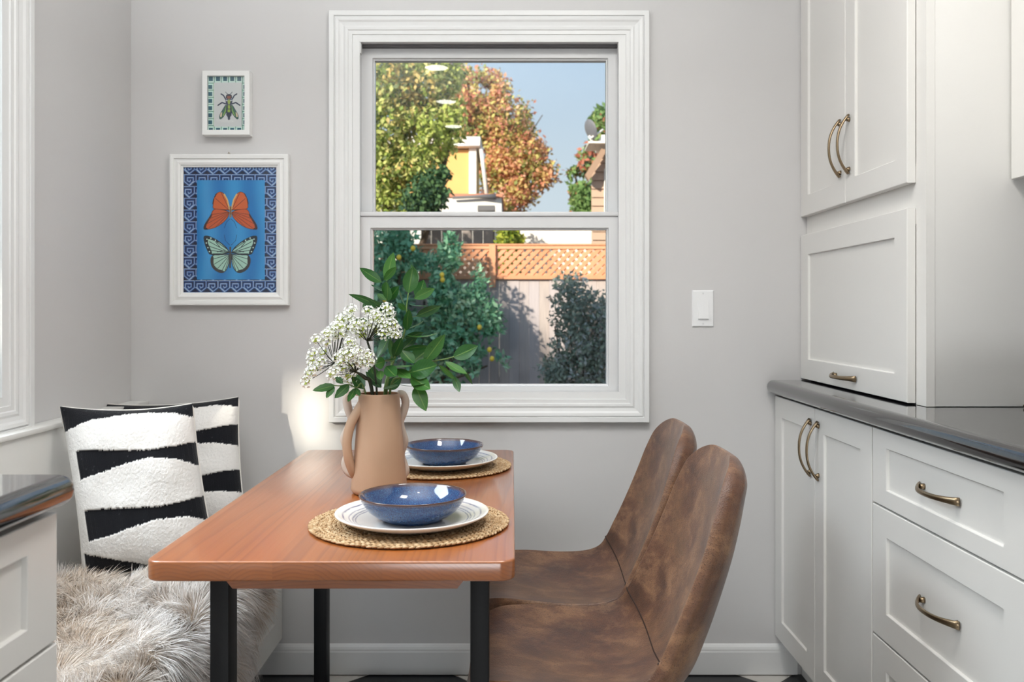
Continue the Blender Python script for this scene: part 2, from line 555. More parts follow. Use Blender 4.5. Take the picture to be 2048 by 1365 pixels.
def np_mesh(name, V, Fc, mat, parent=None, col=None, smooth=False, kind=None):
    """V (n,3) world, Fc (m,k) same-size faces; col (n,3) linear vertex colour"""
    off = np.array(wloc(parent)) if parent is not None else np.zeros(3)
    V = np.asarray(V, dtype=np.float32) - off.astype(np.float32)
    Fc = np.asarray(Fc, dtype=np.int32)
    me = bpy.data.meshes.new(name)
    m, k = Fc.shape
    me.vertices.add(len(V)); me.vertices.foreach_set('co', V.ravel())
    me.loops.add(m * k); me.loops.foreach_set('vertex_index', Fc.ravel())
    me.polygons.add(m)
    me.polygons.foreach_set('loop_start', np.arange(0, m * k, k, dtype=np.int32))
    me.polygons.foreach_set('loop_total', np.full(m, k, dtype=np.int32))
    if smooth: me.polygons.foreach_set('use_smooth', np.ones(m, dtype=bool))
    if col is not None:
        ca = me.color_attributes.new('Col', 'FLOAT_COLOR', 'POINT')
        c4 = np.ones((len(V), 4), dtype=np.float32); c4[:, :3] = col
        ca.data.foreach_set('color', c4.ravel())
    me.update(calc_edges=True)
    o = link(name, me, mat, parent)
    if kind: o['kind'] = kind
    return o

def frame_sweep(name, x0, x1, z0, z1, prof, mat, parent=None, y=0.0):
    """mitred moulding round the rectangle x0..x1, z0..z1; prof = [(outward offset, y)] open polyline swept round"""
    bm = bmesh.new()
    rings = []
    for o_, yy in prof:
        rings.append([bm.verts.new(c) for c in ((x0 - o_, y + yy, z0 - o_), (x1 + o_, y + yy, z0 - o_), (x1 + o_, y + yy, z1 + o_), (x0 - o_, y + yy, z1 + o_))])
    n = len(rings)
    for i in range(n):
        a, b = rings[i], rings[(i + 1) % n]
        for k in range(4):
            bm.faces.new((a[k], a[(k + 1) % 4], b[(k + 1) % 4], b[k]))
    return from_bm(name, bm, mat, parent)

# ------------------------------------------------------------------ room shell
XL, XR, YB, ZC = -1.213, 1.46, -3.6, 2.56
WX0, WX1 = P(714, 0, YW)[0], P(1243, 0, YW)[0]
WZ0, WZ1 = P(0, 806, YW)[2], P(0, 79, YW)[2]
floor = tag(box('floor', XL - 0.12, XR + 0.12, YB - 0.12, YW + 0.14, -0.12, -0.008, M_GROUT, bev=0), kind='structure')

def clip_poly(poly, x0, x1, y0, y1):
    for ax, lim, sgn in ((0, x0, 1), (0, x1, -1), (1, y0, 1), (1, y1, -1)):
        out = []
        for i in range(len(poly)):
            a, b = poly[i], poly[(i + 1) % len(poly)]
            ia, ib = (a[ax] - lim) * sgn >= 0, (b[ax] - lim) * sgn >= 0
            if ia: out.append(a)
            if ia != ib:
                t = (lim - a[ax]) / (b[ax] - a[ax])
                out.append((a[0] + t * (b[0] - a[0]), a[1] + t * (b[1] - a[1])))
        poly = out
        if len(poly) < 3: return []
    return poly

# diagonal checkerboard: diamonds of diagonal 0.45 m; a black diamond's corner line meets the wall
D = 0.45
gap = 0.0022
yc0 = YW - 0.095
tiles = []
for i in range(-4, 5):
    for j in range(-1, 6):
        for sh_, black in ((0, True), (0.5, False)):
            cx = -0.321 + (i + sh_) * D
            cy = yc0 - (j + sh_) * D
            h = D / 2 - gap
            poly = clip_poly([(cx + h, cy), (cx, cy + h), (cx - h, cy), (cx, cy - h)], XL + 0.002, XR - 0.002, YB + 0.002, YW - 0.002)
            if poly: tiles.append((poly, black))
# each tile is its own piece, clipped where it meets the walls
for poly, black in tiles:
    bm = bmesh.new()
    a = [bm.verts.new((x, y, -0.008)) for x, y in poly]
    b = [bm.verts.new((x, y, 0.0)) for x, y in poly]
    try:
        bm.faces.new(a[::-1]); bm.faces.new(b)
        for k in range(len(poly)):
            bm.faces.new((a[k], a[(k + 1) % len(poly)], b[(k + 1) % len(poly)], b[k]))
    except ValueError:
        bm.free(); continue
    from_bm('tile', bm, M_TILE_B if black else M_TILE_W, floor)

# back wall with the window opening
bm = bmesh.new()
T = 0.14
for a in ((XL - 0.12, WX0, -0.02, ZC), (WX1, XR + 0.12, -0.02, ZC), (WX0, WX1, -0.02, WZ0), (WX0, WX1, WZ1, ZC)):
    bm_box(bm, a[0], a[1], YW, YW + T, a[2], a[3])
tag(from_bm('wall_back', bm, M_WALL), kind='structure')
# left wall with its window opening
LY0, LY1, LZ0, LZ1 = 0.86, 2.068, 0.955, 2.28
bm = bmesh.new()
for a in ((YB, LY0, -0.02, ZC), (LY1, YW, -0.02, ZC), (LY0, LY1, -0.02, LZ0), (LY0, LY1, LZ1, ZC)):
    bm_box(bm, XL - 0.12, XL, a[0], a[1], a[2], a[3])
tag(from_bm('wall_left', bm, M_WALL_L), kind='structure')
tag(box('wall_right', XR, XR + 0.12, YB, YW, -0.02, ZC, M_WALL, bev=0), kind='structure')
tag(box('wall_rear', XL - 0.12, XR + 0.12, YB - 0.12, YB, -0.02, ZC, M_WALL, bev=0), kind='structure')
tag(box('ceiling', XL - 0.12, XR + 0.12, YB - 0.12, YW + T, ZC, ZC + 0.12, M_CEIL, bev=0), kind='structure')

# baseboard with a stepped, rounded top
bm = bmesh.new()
prof = [(0.0, 0.0), (-0.014, 0.0), (-0.014, 0.070), (-0.0125, 0.074), (-0.0125, 0.079), (-0.010, 0.086), (-0.006, 0.091), (0.0, 0.094)]
va = [bm.verts.new((XL + 0.40, YW + dy, z + 0.004)) for dy, z in prof]
vb = [bm.verts.new((0.905, YW + dy, z + 0.004)) for dy, z in prof]
for k in range(len(prof)):
    k2 = (k + 1) % len(prof)
    bm.faces.new((va[k], va[k2], vb[k2], vb[k]))
bm.faces.new(va[::-1]); bm.faces.new(vb)
tag(from_bm('baseboard_back', bm, M_TRIM), kind='structure')

# ------------------------------------------------------------------ back window
win = empty('window_1', ((WX0 + WX1) / 2, YW, WZ0), kind='structure')
def wx(px, Y=YW): return P(px, 0, Y)[0]
def wz(py, Y=YW): return P(0, py, Y)[2]
cprof = [(-0.010, 0.004), (-0.010, -0.008), (0.012, -0.009), (0.013, -0.013), (0.024, -0.013), (0.027, -0.016), (0.034, -0.017), (0.040, -0.0145), (0.050, -0.017),
         (0.056, -0.021), (0.064, -0.0225), (0.0655, -0.018), (0.068, -0.018), (0.070, -0.024), (0.084, -0.024), (0.0855, -0.022), (0.0855, 0.004)]
frame_sweep('casing', WX0, WX1, WZ0 + 0.025, WZ1, cprof, M_TRIM, win, YW)
# jamb lining
bm = bmesh.new()
bm_box(bm, WX0, WX0 + 0.006, YW - 0.004, YW + T, WZ0, WZ1)
bm_box(bm, WX1 - 0.006, WX1, YW - 0.004, YW + T, WZ0, WZ1)
bm_box(bm, WX0, WX1, YW - 0.004, YW + T, WZ1 - 0.006, WZ1)
from_bm('jamb', bm, M_VINYL, win)
box('stool', WX0, WX1, YW - 0.006, YW + T, WZ0, wz(789.5), M_TRIM, win, 0.002)
# dark channels either side of the lower sash
box('track', WX0 + 0.0035, WX0 + 0.0085, YW + 0.006, YW + 0.05, wz(789), wz(424), M_DARKGAP, win, 0)
box('track', WX1 - 0.0085, WX1 - 0.0035, YW + 0.006, YW + 0.05, wz(789), wz(424), M_DARKGAP, win, 0)

def ring_box(name, o, i, y0, y1, mat, parent, bead=0.004):
    """rectangular sash: o, i = (x0,x1,z0,z1) outer / inner; an inner glazing bead slopes back"""
    bm = bmesh.new()
    def loop(r, y): return [bm.verts.new(c) for c in ((r[0], y, r[2]), (r[1], y, r[2]), (r[1], y, r[3]), (r[0], y, r[3]))]
    e = bead
    L = [loop((o[0] + .001, o[1] - .001, o[2] + .001, o[3] - .001), y0), loop((i[0] - e, i[1] + e, i[2] - e, i[3] + e), y0),
         loop((i[0] - e * .6, i[1] + e * .6, i[2] - e * .6, i[3] + e * .6), y0 + e * 1.2), loop(i, y0 + e * 1.5), loop(i, y1), loop(o, y1), loop(o, y0 + .001)]
    for a, b in zip(L, L[1:] + L[:1]):
        for k in range(4):
            bm.faces.new((a[k], a[(k + 1) % 4], b[(k + 1) % 4], b[k]))
    return from_bm(name, bm, mat, parent)

YL, YU = YW + 0.012, YW + 0.052
lo = (wx(717.5, YL), wx(1240, YL), wz(789.5, YL), wz(433, YL))
li = (wx(745.5, YL + .01), wx(1213, YL + .01), wz(769, YL + .01), wz(460, YL + .01))
ls = ring_box('lower_sash', lo, li, YL, YL + 0.035, M_VINYL, win, 0.006)
box('pane', li[0] - .003, li[1] + .003, YL + .020, YL + .024, li[2] - .003, li[3] + .003, M_GLASS, ls, 0)
box('meeting_rail', wx(716, YL), wx(1241, YL), YL - 0.006, YL + 0.036, wz(432.6, YL), wz(424, YL - .005), M_VINYL, win, 0.0015)
uo = (wx(718, YU), wx(1240, YU), wz(446, YU), wz(97, YU))
ui = (wx(749.5, YU + .01), wx(1212, YU + .01), wz(424, YU + .01), wz(121.5, YU + .01))
us = ring_box('upper_sash', uo, ui, YU, YU + 0.035, M_VINYL, win, 0.006)
box('pane', ui[0] - .003, ui[1] + .003, YU + .020, YU + .024, ui[2] - .003, ui[3] + .003, M_GLASS, us, 0)
box('head_channel', WX0 + .006, WX1 - .006, YW + 0.03, YW + 0.09, wz(96.5, YU), WZ1 - .006, M_GUTTER, win, 0.001)
for a, b in ((715.5, 722.5), (1236, 1243)):
    box('shade_bracket', wx(a), wx(b), YW - 0.004, YW + 0.02, wz(107), wz(82), M_TRIM, win, 0.002)

# ------------------------------------------------------------------ left window (only its casing edge is in view)
win2 = empty('window_2', (XL, (LY0 + LY1) / 2, LZ0), kind='structure')
bm = bmesh.new()
def lw_prof(o_, p_): return (o_, p_)
rings = []
for o_, p_ in cprof:
    o2 = o_ * 1.18
    z_lo = LZ0 - 0.012 - o2 * 0.85
    rings.append([bm.verts.new(c) for c in ((XL - p_, LY0 - o2, z_lo), (XL - p_, LY1 + o2, z_lo), (XL - p_, LY1 + o2, LZ1 + o2), (XL - p_, LY0 - o2, LZ1 + o2))])
for i in range(len(rings)):
    a, b = rings[i], rings[(i + 1) % len(rings)]
    for k in range(4): bm.faces.new((a[k], a[(k + 1) % 4], b[(k + 1) % 4], b[k]))
from_bm('casing', bm, M_TRIM, win2)
bm = bmesh.new()
for a in ((LY0, LY0 + .05, LZ0, LZ1), (LY1 - .05, LY1, LZ0, LZ1), (LY0, LY1, LZ0, LZ0 + .05), (LY0, LY1, LZ1 - .05, LZ1)):
    bm_box(bm, XL - 0.10, XL - 0.03, a[0], a[1], a[2], a[3])
sash2 = from_bm('sash', bm, M_VINYL, win2)
box('pane', XL - .062, XL - .058, LY0 + .045, LY1 - .045, LZ0 + .045, LZ1 - .045, M_GLASS, sash2, 0)

# ------------------------------------------------------------------ shaker fronts and pulls
def shaker(name, mapf, u0, u1, v0, v1, stile, rail, mat, parent, thick=0.020, depth=0.007):
    """door or drawer front: mapf(u, v, w) -> world, w points out of the cabinet (0 = face)"""
    bm = bmesh.new()
    def loop(a, b, c, d, wv): return [bm.verts.new(mapf(*q, wv)) for q in ((a, c), (b, c), (b, d), (a, d))]
    e = 0.0016
    L = [loop(u0, u1, v0, v1, -thick), loop(u0, u1, v0, v1, -e), loop(u0 + e * .4, u1 - e * .4, v0 + e * .4, v1 - e * .4, -e * .4), loop(u0 + e, u1 - e, v0 + e, v1 - e, 0),
         loop(u0 + stile - .001, u1 - stile + .001, v0 + rail - .001, v1 - rail + .001, 0), loop(u0 + stile, u1 - stile, v0 + rail, v1 - rail, -.001),
         loop(u0 + stile + .0012, u1 - stile - .0012, v0 + rail + .0012, v1 - rail - .0012, -depth)]
    for a, b in zip(L[:-1], L[1:]):
        for k in range(4): bm.faces.new((a[k], a[(k + 1) % 4], b[(k + 1) % 4], b[k]))
    bm.faces.new(L[0][::-1]); bm.faces.new(L[-1])
    return from_bm(name, bm, mat, parent)

def pull(c, axis, out, parent, L=0.16, rise=0.030):
    c, axis, out = Vector(c), Vector(axis).normalized(), Vector(out).normalized()
    side = axis.cross(out)
    bm = bmesh.new()
    n = 22
    rings = []
    for i in range(n + 1):
        t = i / n * 2 - 1
        h = rise * (1 - abs(t) ** 2.3) + 0.0035
        p = c + axis * (t * L / 2) + out * h
        dh = -rise * 2.3 * abs(t) ** 1.3 * math.copysign(1, t) / (L / 2)
        tg = (axis + out * dh).normalized()
        nr = tg.cross(side).normalized()
        if nr.dot(out) < 0: nr = -nr
        wd = 0.0052 + 0.0034 * abs(t) ** 3
        th = 0.0034
        rings.append([bm.verts.new(p + side * (wd * math.cos(a)) + nr * (th * math.sin(a))) for a in [2 * math.pi * k / 10 for k in range(10)]])
    for a, b in zip(rings[:-1], rings[1:]):
        for k in range(10):
            f = bm.faces.new((a[k], a[(k + 1) % 10], b[(k + 1) % 10], b[k])); f.smooth = True
    bm.faces.new(rings[0][::-1]); bm.faces.new(rings[-1])
    for s in (-1, 1):
        bm_tube(bm, [c + axis * (s * (L / 2 - 0.013)) - out * 0.001, c + axis * (s * (L / 2 - 0.011)) + out * 0.008], [0.0068, 0.0055], 8)
    return from_bm('handle', bm, M_PULL, parent)

def mapX(x, sgn):           # face at X = x, outward normal sgn along X; u = Y, v = Z
    return lambda u, v, wv: (x + sgn * wv, u, v)

# ---- right base cabinet with two doors
XF = 0.836
mr = mapX(XF, -1)
def base_carcass(parent, xf, sgn, y0, y1, depth=0.60):
    x_in = xf - sgn * 0.020
    box('carcass', x_in, xf - sgn * depth, y0, y1, 0.105, 0.896, M_CAB, parent, 0.001)
    box('toe_kick', xf - sgn * 0.085, xf - sgn * depth, y0, y1, 0.0, 0.104, M_DARKGAP if False else M_CAB, parent, 0)
bc = empty('base_cabinet', (XF + 0.3, 2.385, 0), 'white base cabinet with two tall shaker doors below the black counter', 'cabinet')
base_carcass(bc, XF, -1, 2.018, YW - 0.003)
d1 = shaker('door', mr, 2.4035, YW - 0.006, 0.127, 0.888, 0.066, 0.063, M_CAB, bc)
d2 = shaker('door', mr, 2.0225, 2.4005, 0.127, 0.888, 0.066, 0.063, M_CAB, bc)
yh1, yh2 = 2.4035 + 0.030, 2.4005 - 0.030
pull((XF, yh1, 0.776), (0, 0, 1), (-1, 0, 0), d1)
pull((XF, yh2, 0.776), (0, 0, 1), (-1, 0, 0), d2)

# ---- right drawer cabinet
dc = empty('drawer_cabinet', (XF + 0.3, 1.71, 0), 'white drawer cabinet with three shaker drawers and arched bronze pulls', 'cabinet')
base_carcass(dc, XF, -1, 1.404, 2.017)
for z0, z1, rl in ((0.717, 0.888, 0.039), (0.4155, 0.7125, 0.063), (0.127, 0.411, 0.063)):
    d = shaker('drawer', mr, 1.408, 2.0165, z0, z1, 0.072, rl, M_CAB, dc)
    pull((XF + (0.007), 1.712, (z0 + z1) / 2 - 0.004 + (0.006 if rl > .05 else 0)), (0, 1, 0), (-1, 0, 0), d)
def slab(name, x0, x1, y0, y1, z0, z1, r, mat, round_verts=0.0, seg=6):
    """counter slab with a full bullnose of radius r on all edges and rounded plan corners"""
    bm = bmesh.new()
    pts = []
    R = max(round_verts, r + 0.001)
    for cx, cy, a0 in ((x1 - R, y1 - R, 0), (x0 + R, y1 - R, 90), (x0 + R, y0 + R, 180), (x1 - R, y0 + R, 270)):
        for k in range(seg + 1):
            a = math.radians(a0 + 90 * k / seg)
            pts.append((cx, cy, math.cos(a), math.sin(a)))
    rings = []
    m_ = 8
    for q in range(m_ + 1):
        a = -math.pi / 2 + math.pi * q / m_
        off = R - r + r * math.cos(a)
        zz = (z0 + r if a <= 0 else z1 - r) + r * math.sin(a)
        rings.append([bm.verts.new((cx + ux * off, cy + uy * off, zz)) for cx, cy, ux, uy in pts])
        if q == m_ // 2 and (z1 - z0) > 2 * r + 1e-6:
            rings.append([bm.verts.new((cx + ux * off, cy + uy * off, z1 - r)) for cx, cy, ux, uy in pts])
    n = len(pts)
    for a, b in zip(rings[:-1], rings[1:]):
        for k in range(n):
            f = bm.faces.new((a[k], a[(k + 1) % n], b[(k + 1) % n], b[k])); f.smooth = True
    bm.faces.new(rings[0][::-1]); bm.faces.new(rings[-1])
    return bm
ZT = 0.9395
ct = from_bm('countertop', slab('countertop', 0.806, XR - 0.002, 1.22, YW - 0.002, 0.897, ZT, 0.0205, M_GRANITE), M_GRANITE)
tag(ct, 'polished black stone countertop with rounded front edge along the right cabinets', 'countertop')

# ---- left run: drawer cabinet and its counter
XLF = -0.610
ml = mapX(XLF, 1)
lc = empty('drawer_cabinet', (XLF - 0.25, 0.86, 0), 'white drawer cabinet at the left frame edge beside the fur bench', 'cabinet')
box('carcass', XLF - 0.020, -1.20, 0.56, 1.163, 0.105, 0.896, M_CAB, lc, 0.001)
box('toe_kick', XLF - 0.085, -1.20, 0.56, 1.163, 0.0, 0.104, M_CAB, lc, 0)
for z0, z1, rl in ((0.717, 0.888, 0.039), (0.4155, 0.7125, 0.063), (0.127, 0.411, 0.063)):
    d = shaker('drawer', ml, 0.565, 1.167, z0, z1, 0.072, rl, M_CAB, lc)
    pull((XLF - 0.007, 0.866, (z0 + z1) / 2), (0, 1, 0), (1, 0, 0), d)
lct = from_bm('countertop', slab('countertop', -1.205, -0.583, 0.50, 1.180, 0.899, ZT, 0.0200, M_GRANITE, 0.026), M_GRANITE)
tag(lct, 'short polished black stone countertop with rounded corner at the left frame edge', 'countertop')

# ---- tall cabinet standing on the right counter
XU = 0.918
mu = mapX(XU, -1)
uc = empty('tall_cabinet', (1.2, 2.37, ZT), 'tall white cabinet standing on the right counter with two doors and a lift-up front', 'cabinet')
YE = 1.972
box('end_panel', XU + 0.030, XR - 0.002, YE, YE + 0.018, ZT + 0.001, 2.44, M_CAB, uc, 0.001)
bm = bmesh.new()
xa, xb = XU + 0.0205, XU + 0.040
bm_box(bm, xa, xb, YE - 0.001, YE + 0.048, ZT + 0.001, 2.44)
bm_box(bm, xa, xb, YW - 0.040, YW - 0.002, ZT + 0.001, 2.44)
bm_box(bm, xa + 0.0005, xb, YE + 0.048, YW - 0.04, 1.36, 1.50)
bm_box(bm, xa + 0.0005, xb, YE + 0.048, YW - 0.04, 2.36, 2.44)
from_bm('face_frame', bm, M_CAB, uc)
box('carcass', xb, XR - 0.003, YE + 0.019, YW - 0.003, ZT + 0.001, 2.43, M_CAB, uc, 0)
u1 = shaker('door', mu, 2.3995, YW - 0.004, 1.456, 2.36, 0.066, 0.063, M_CAB, uc)
u2 = shaker('door', mu, 2.022, 2.3965, 1.456, 2.36, 0.066, 0.063, M_CAB, uc)
pull((XU, 2.3995 + 0.030, 1.456 + 0.155), (0, 0, 1), (-1, 0, 0), u1)
pull((XU, 2.3965 - 0.030, 1.456 + 0.155), (0, 0, 1), (-1, 0, 0), u2)
u3 = shaker('lift_door', mu, 2.022, YW - 0.004, ZT + 0.004, 1.397, 0.068, 0.064, M_CAB, uc)
pull((XU, 2.395, 0.976), (0, 1, 0), (-1, 0, 0), u3)

# ---- wall cabinet next to it, its corner only in view
wc = empty('wall_cabinet', (1.29, 1.5, 1.455), 'white wall cabinet at the top right corner above the counter', 'cabinet')
box('carcass', 1.148, XR - 0.002, 1.05, YE - 0.002, 1.470, 2.44, M_CAB, wc, 0.001)
shaker('door', mapX(1.128, -1), 1.515, YE - 0.005, 1.455, 2.36, 0.066, 0.063, M_CAB, wc)
shaker('door', mapX(1.128, -1), 1.055, 1.511, 1.455, 2.36, 0.066, 0.063, M_CAB, wc)
box('light_rail', 1.165, 1.183, 1.06, YE - 0.03, 1.452, 1.470, M_CAB, wc, 0.001)

# little cast iron trivet on the right counter, cut by the frame edge
tv = empty('trivet', (1.205, 1.93, ZT), 'small dark leaf-scroll trivet lying on the right counter at the frame edge', 'trivet')
bm = bmesh.new()
for k in range(10):
    a = k / 10 * 2 * math.pi
    c = Vector((1.205 + 0.052 * math.cos(a), 1.93 + 0.035 * math.sin(a), ZT + 0.006))
    pts = [c + Vector((0.013 * math.cos(b), 0.011 * math.sin(b), 0.002 * math.sin(2 * b))) for b in np.linspace(0, 2 * math.pi, 9)]
    bm_tube(bm, pts, 0.0032, 6)
bm_tube(bm, [Vector((1.205 + 0.036 * math.cos(b), 1.93 + 0.024 * math.sin(b), ZT + 0.006)) for b in np.linspace(0, 2 * math.pi, 25)], 0.0038, 6)
from_bm('scroll_ring', bm, paint('trivet_iron', srgb(58, 52, 36), 0.4), tv)
for k in range(3):
    a = k / 3 * 2 * math.pi
    x, y = 1.205 + 0.036 * math.cos(a), 1.93 + 0.024 * math.sin(a)
    tube('foot', [(x, y, ZT), (x, y, ZT + 0.005)], 0.004, M_BLACK_METAL, tv)

# ------------------------------------------------------------------ built-in bench
XB = -0.731
bn = empty('storage_bench', (-0.96, 1.95, 0), 'white built-in storage bench along the left wall under a fur throw', 'bench')
mb = mapX(XB, 1)
box('seat_board', XL + 0.001, XB + 0.012, 1.185, YW - 0.002, 0.425, 0.452, M_BENCH, bn, 0.003)
box('carcass', XL + 0.001, XB - 0.021, 1.185, YW - 0.002, 0.112, 0.4245, M_BENCH, bn, 0)
box('toe_kick', XL + 0.001, XB - 0.085, 1.185, YW - 0.002, 0.0, 0.111, M_BENCH, bn, 0)
shaker('front_panel', mb, 1.99, YW - 0.003, 0.115, 0.424, 0.080, 0.075, M_BENCH, bn)
shaker('front_panel', mb, 1.19, 1.986, 0.115, 0.424, 0.080, 0.075, M_BENCH, bn)
box('back_panel', XL + 0.001, -1.165, 1.185, YW - 0.002, 0.4525, 0.858, M_BENCH, bn, 0.001)
box('back_cap', XL + 0.001, -1.155, 1.185, YW - 0.002, 0.8585, 0.872, M_BENCH, bn, 0.003)

# ------------------------------------------------------------------ sheepskin throw (hide + fur strands)
def value_noise(x, y, seed, n=64):
    r = np.random.default_rng(seed).random((n, n))
    xi, yi = np.floor(x).astype(int), np.floor(y).astype(int)
    fx, fy = x - xi, y - yi
    fx, fy = fx * fx * (3 - 2 * fx), fy * fy * (3 - 2 * fy)
    g = lambda a, b: r[a % n, b % n]
    return (g(xi, yi) * (1 - fx) + g(xi + 1, yi) * fx) * (1 - fy) + (g(xi, yi + 1) * (1 - fx) + g(xi + 1, yi + 1) * fx) * fy

SEATZ = 0.452
# arc-length path across the bench: back panel foot -> seat -> rounded edge -> down the front
def rug_hump(s, y):                   # the fleece is pushed up in front of the cushions
    return 0.034 * np.exp(-((y - 2.06) / 0.11) ** 2) * np.clip((0.44 - s) / 0.10, 0, 1)
def rug_path(s):
    """s metres from X = -1.15; returns x, z, nx, nz (numpy)"""
    L1 = 0.415                        # flat part
    R = 0.028
    La = R * math.pi / 2
    x = np.where(s < L1, -1.15 + s, np.where(s < L1 + La, -1.15 + L1 + R * np.sin((s - L1) / R), -1.15 + L1 + R))
    z0 = SEATZ + 0.010
    z = np.where(s < L1, z0, np.where(s < L1 + La, z0 - R + R * np.cos((s - L1) / R), z0 - R - (s - L1 - La)))
    a = np.clip((s - L1) / R, 0, math.pi / 2)
    return x, z, np.sin(a), np.cos(a)
def rug_hem(y):                       # how far the fleece reaches (s) at each y
    # (y, s) table measured off the photograph: the hem falls lower towards the camera
    return np.interp(y, [1.20, 1.85, 2.10, 2.23, 2.35, 2.43, 2.50], [0.83, 0.82, 0.75, 0.67, 0.57, 0.49, 0.43])
rug = empty('sheepskin_throw', (-0.95, 1.85, SEATZ), 'shaggy cream sheepskin throw draped over the white bench seat', 'throw')
ns, ny = 60, 70
ys = np.linspace(1.22, 2.50, ny)
V, Fc = [], []
for j, y in enumerate(ys):
    sm = rug_hem(np.array([y]))[0]
    ss = np.linspace(0.0, sm, ns)
    x, z, nx, nz = rug_path(ss)
    bumpz = 0.006 * value_noise(ss * 9, np.full_like(ss, y * 9), 3) + rug_hump(ss, y)
    V.append(np.stack([x + nx * bumpz, np.full_like(x, y), z + nz * bumpz], 1))
V = np.concatenate(V)
for j in range(ny - 1):
    for i in range(ns - 1):
        Fc.append((j * ns + i, j * ns + i + 1, (j + 1) * ns + i + 1, (j + 1) * ns + i))
hide = np_mesh('hide', V, Fc, M_RUGBASE, rug, smooth=True)
sol = hide.modifiers.new('thickness', 'SOLIDIFY'); sol.thickness = 0.008; sol.offset = -1

NST = 105000
yy = RNG.uniform(1.42, 2.50, NST)
sm = rug_hem(yy)
ss = RNG.uniform(0, 1, NST) * sm
x, z, nx, nz = rug_path(ss)
hemf = np.clip((sm - ss) / 0.05, 0, 1)
# clump direction field
u, v = ss * 17, yy * 17
ang = 2 * math.pi * (1.3 * value_noise(u * .5, v * .5, 5) + 0.9 * value_noise(u * 1.7, v * 1.7, 6))
cl = value_noise(u * 3.1, v * 3.1, 8)
flow_s, flow_y = np.cos(ang) * 0.55 + 0.35, np.sin(ang) * 0.55 - 0.30
tanx, tanz = nz, -nx                  # tangent in the s direction
lift = 0.75 + 0.35 * value_noise(u * .9, v * .9, 9)
dirx = nx * lift + tanx * flow_s + RNG.normal(0, 0.16, NST)
dirz = nz * lift + tanz * flow_s + RNG.normal(0, 0.16, NST)
diry = flow_y + RNG.normal(0, 0.16, NST)
nrm = np.sqrt(dirx ** 2 + diry ** 2 + dirz ** 2)
dirx, diry, dirz = dirx / nrm, diry / nrm, dirz / nrm
ln = RNG.uniform(0.034, 0.074, NST) * (0.75 + 0.5 * cl)
root = np.stack([x, yy, z + rug_hump(ss, yy)], 1)
d = np.stack([dirx, diry, dirz], 1)
bend = np.stack([tanx * flow_s * 0.7, flow_y * 0.7, tanz * flow_s * 0.7 - 0.45], 1)
# strands turn into locks: tips pull towards the clump centre
cu, cv = np.round(u * 2.2) / 2.2, np.round(v * 2.2) / 2.2
pull_s, pull_y = (cu - u) / 17, (cv - v) / 17
lock = np.stack([tanx * pull_s, pull_y, tanz * pull_s], 1) * 0.7
side = np.cross(d, RNG.normal(0, 1, (NST, 3))); side /= np.linalg.norm(side, axis=1, keepdims=True)
w0 = RNG.uniform(0.00045, 0.00085, NST)[:, None]
lv = ln[:, None]
seg_pts = []
for t in (0.0, 0.38, 0.72, 1.0):
    p = root + d * lv * t + bend * lv * (t * t) * 0.55 + lock * t * t
    # nothing grows into the seat or the front panel
    seg_pts.append(p)
ring = []
for k, t in enumerate((0.0, 0.38, 0.72)):
    wk = w0 * (1.0, 0.9, 0.6)[k]
    ring += [seg_pts[k] - side * wk, seg_pts[k] + side * wk]
ring.append(seg_pts[3])
Vf = np.stack(ring, 1).reshape(-1, 3)
over = Vf[:, 0] > XB + 0.0105
Vf[:, 2] = np.where(over, Vf[:, 2], np.maximum(Vf[:, 2], SEATZ + 0.002))
low = Vf[:, 2] < SEATZ
Vf[:, 0] = np.where(low, np.maximum(Vf[:, 0], XB + 0.0135), Vf[:, 0])
base_i = (np.arange(NST) * 7)[:, None]
q1 = base_i + np.array([0, 1, 3, 2]); q2 = base_i + np.array([2, 3, 5, 4]); q3 = base_i + np.array([4, 5, 6, 6])
# strand colours: warm grey-tan roots, cream to white tips, some tan locks
tone = np.clip(0.55 * value_noise(u * .45, v * .45, 12) + 0.45 * value_noise(u * 2.3, v * 2.3, 13) + RNG.normal(0, 0.10, NST), 0, 1)
tan = np.array(srgb(206, 184, 160)[:3]); cream = np.array(srgb(238, 228, 218)[:3]); white = np.array(srgb(250, 247, 245)[:3]); rootc = np.array(srgb(186, 162, 138)[:3])
tipc = np.where(tone[:, None] < 0.4, tan + (cream - tan) * (tone[:, None] / 0.4), cream + (white - cream) * np.clip((tone[:, None] - 0.4) / 0.25, 0, 1))
colf = np.empty((NST, 7, 3), dtype=np.float32)
for k, t in enumerate((0, 0, .38, .38, .72, .72, 1.0)):
    colf[:, k] = rootc + (tipc - rootc) * min(1.0, 0.12 + t * 1.5)
Qd = np.concatenate([q1, q2])
# triangles for the tips: write everything as triangles
tri = np.concatenate([Qd[:, [0, 1, 2]], Qd[:, [0, 2, 3]], (base_i + np.array([4, 5, 6]))])
fur = np_mesh('fur', Vf, tri, M_FUR, rug, colf.reshape(-1, 3), smooth=False, kind='stuff')

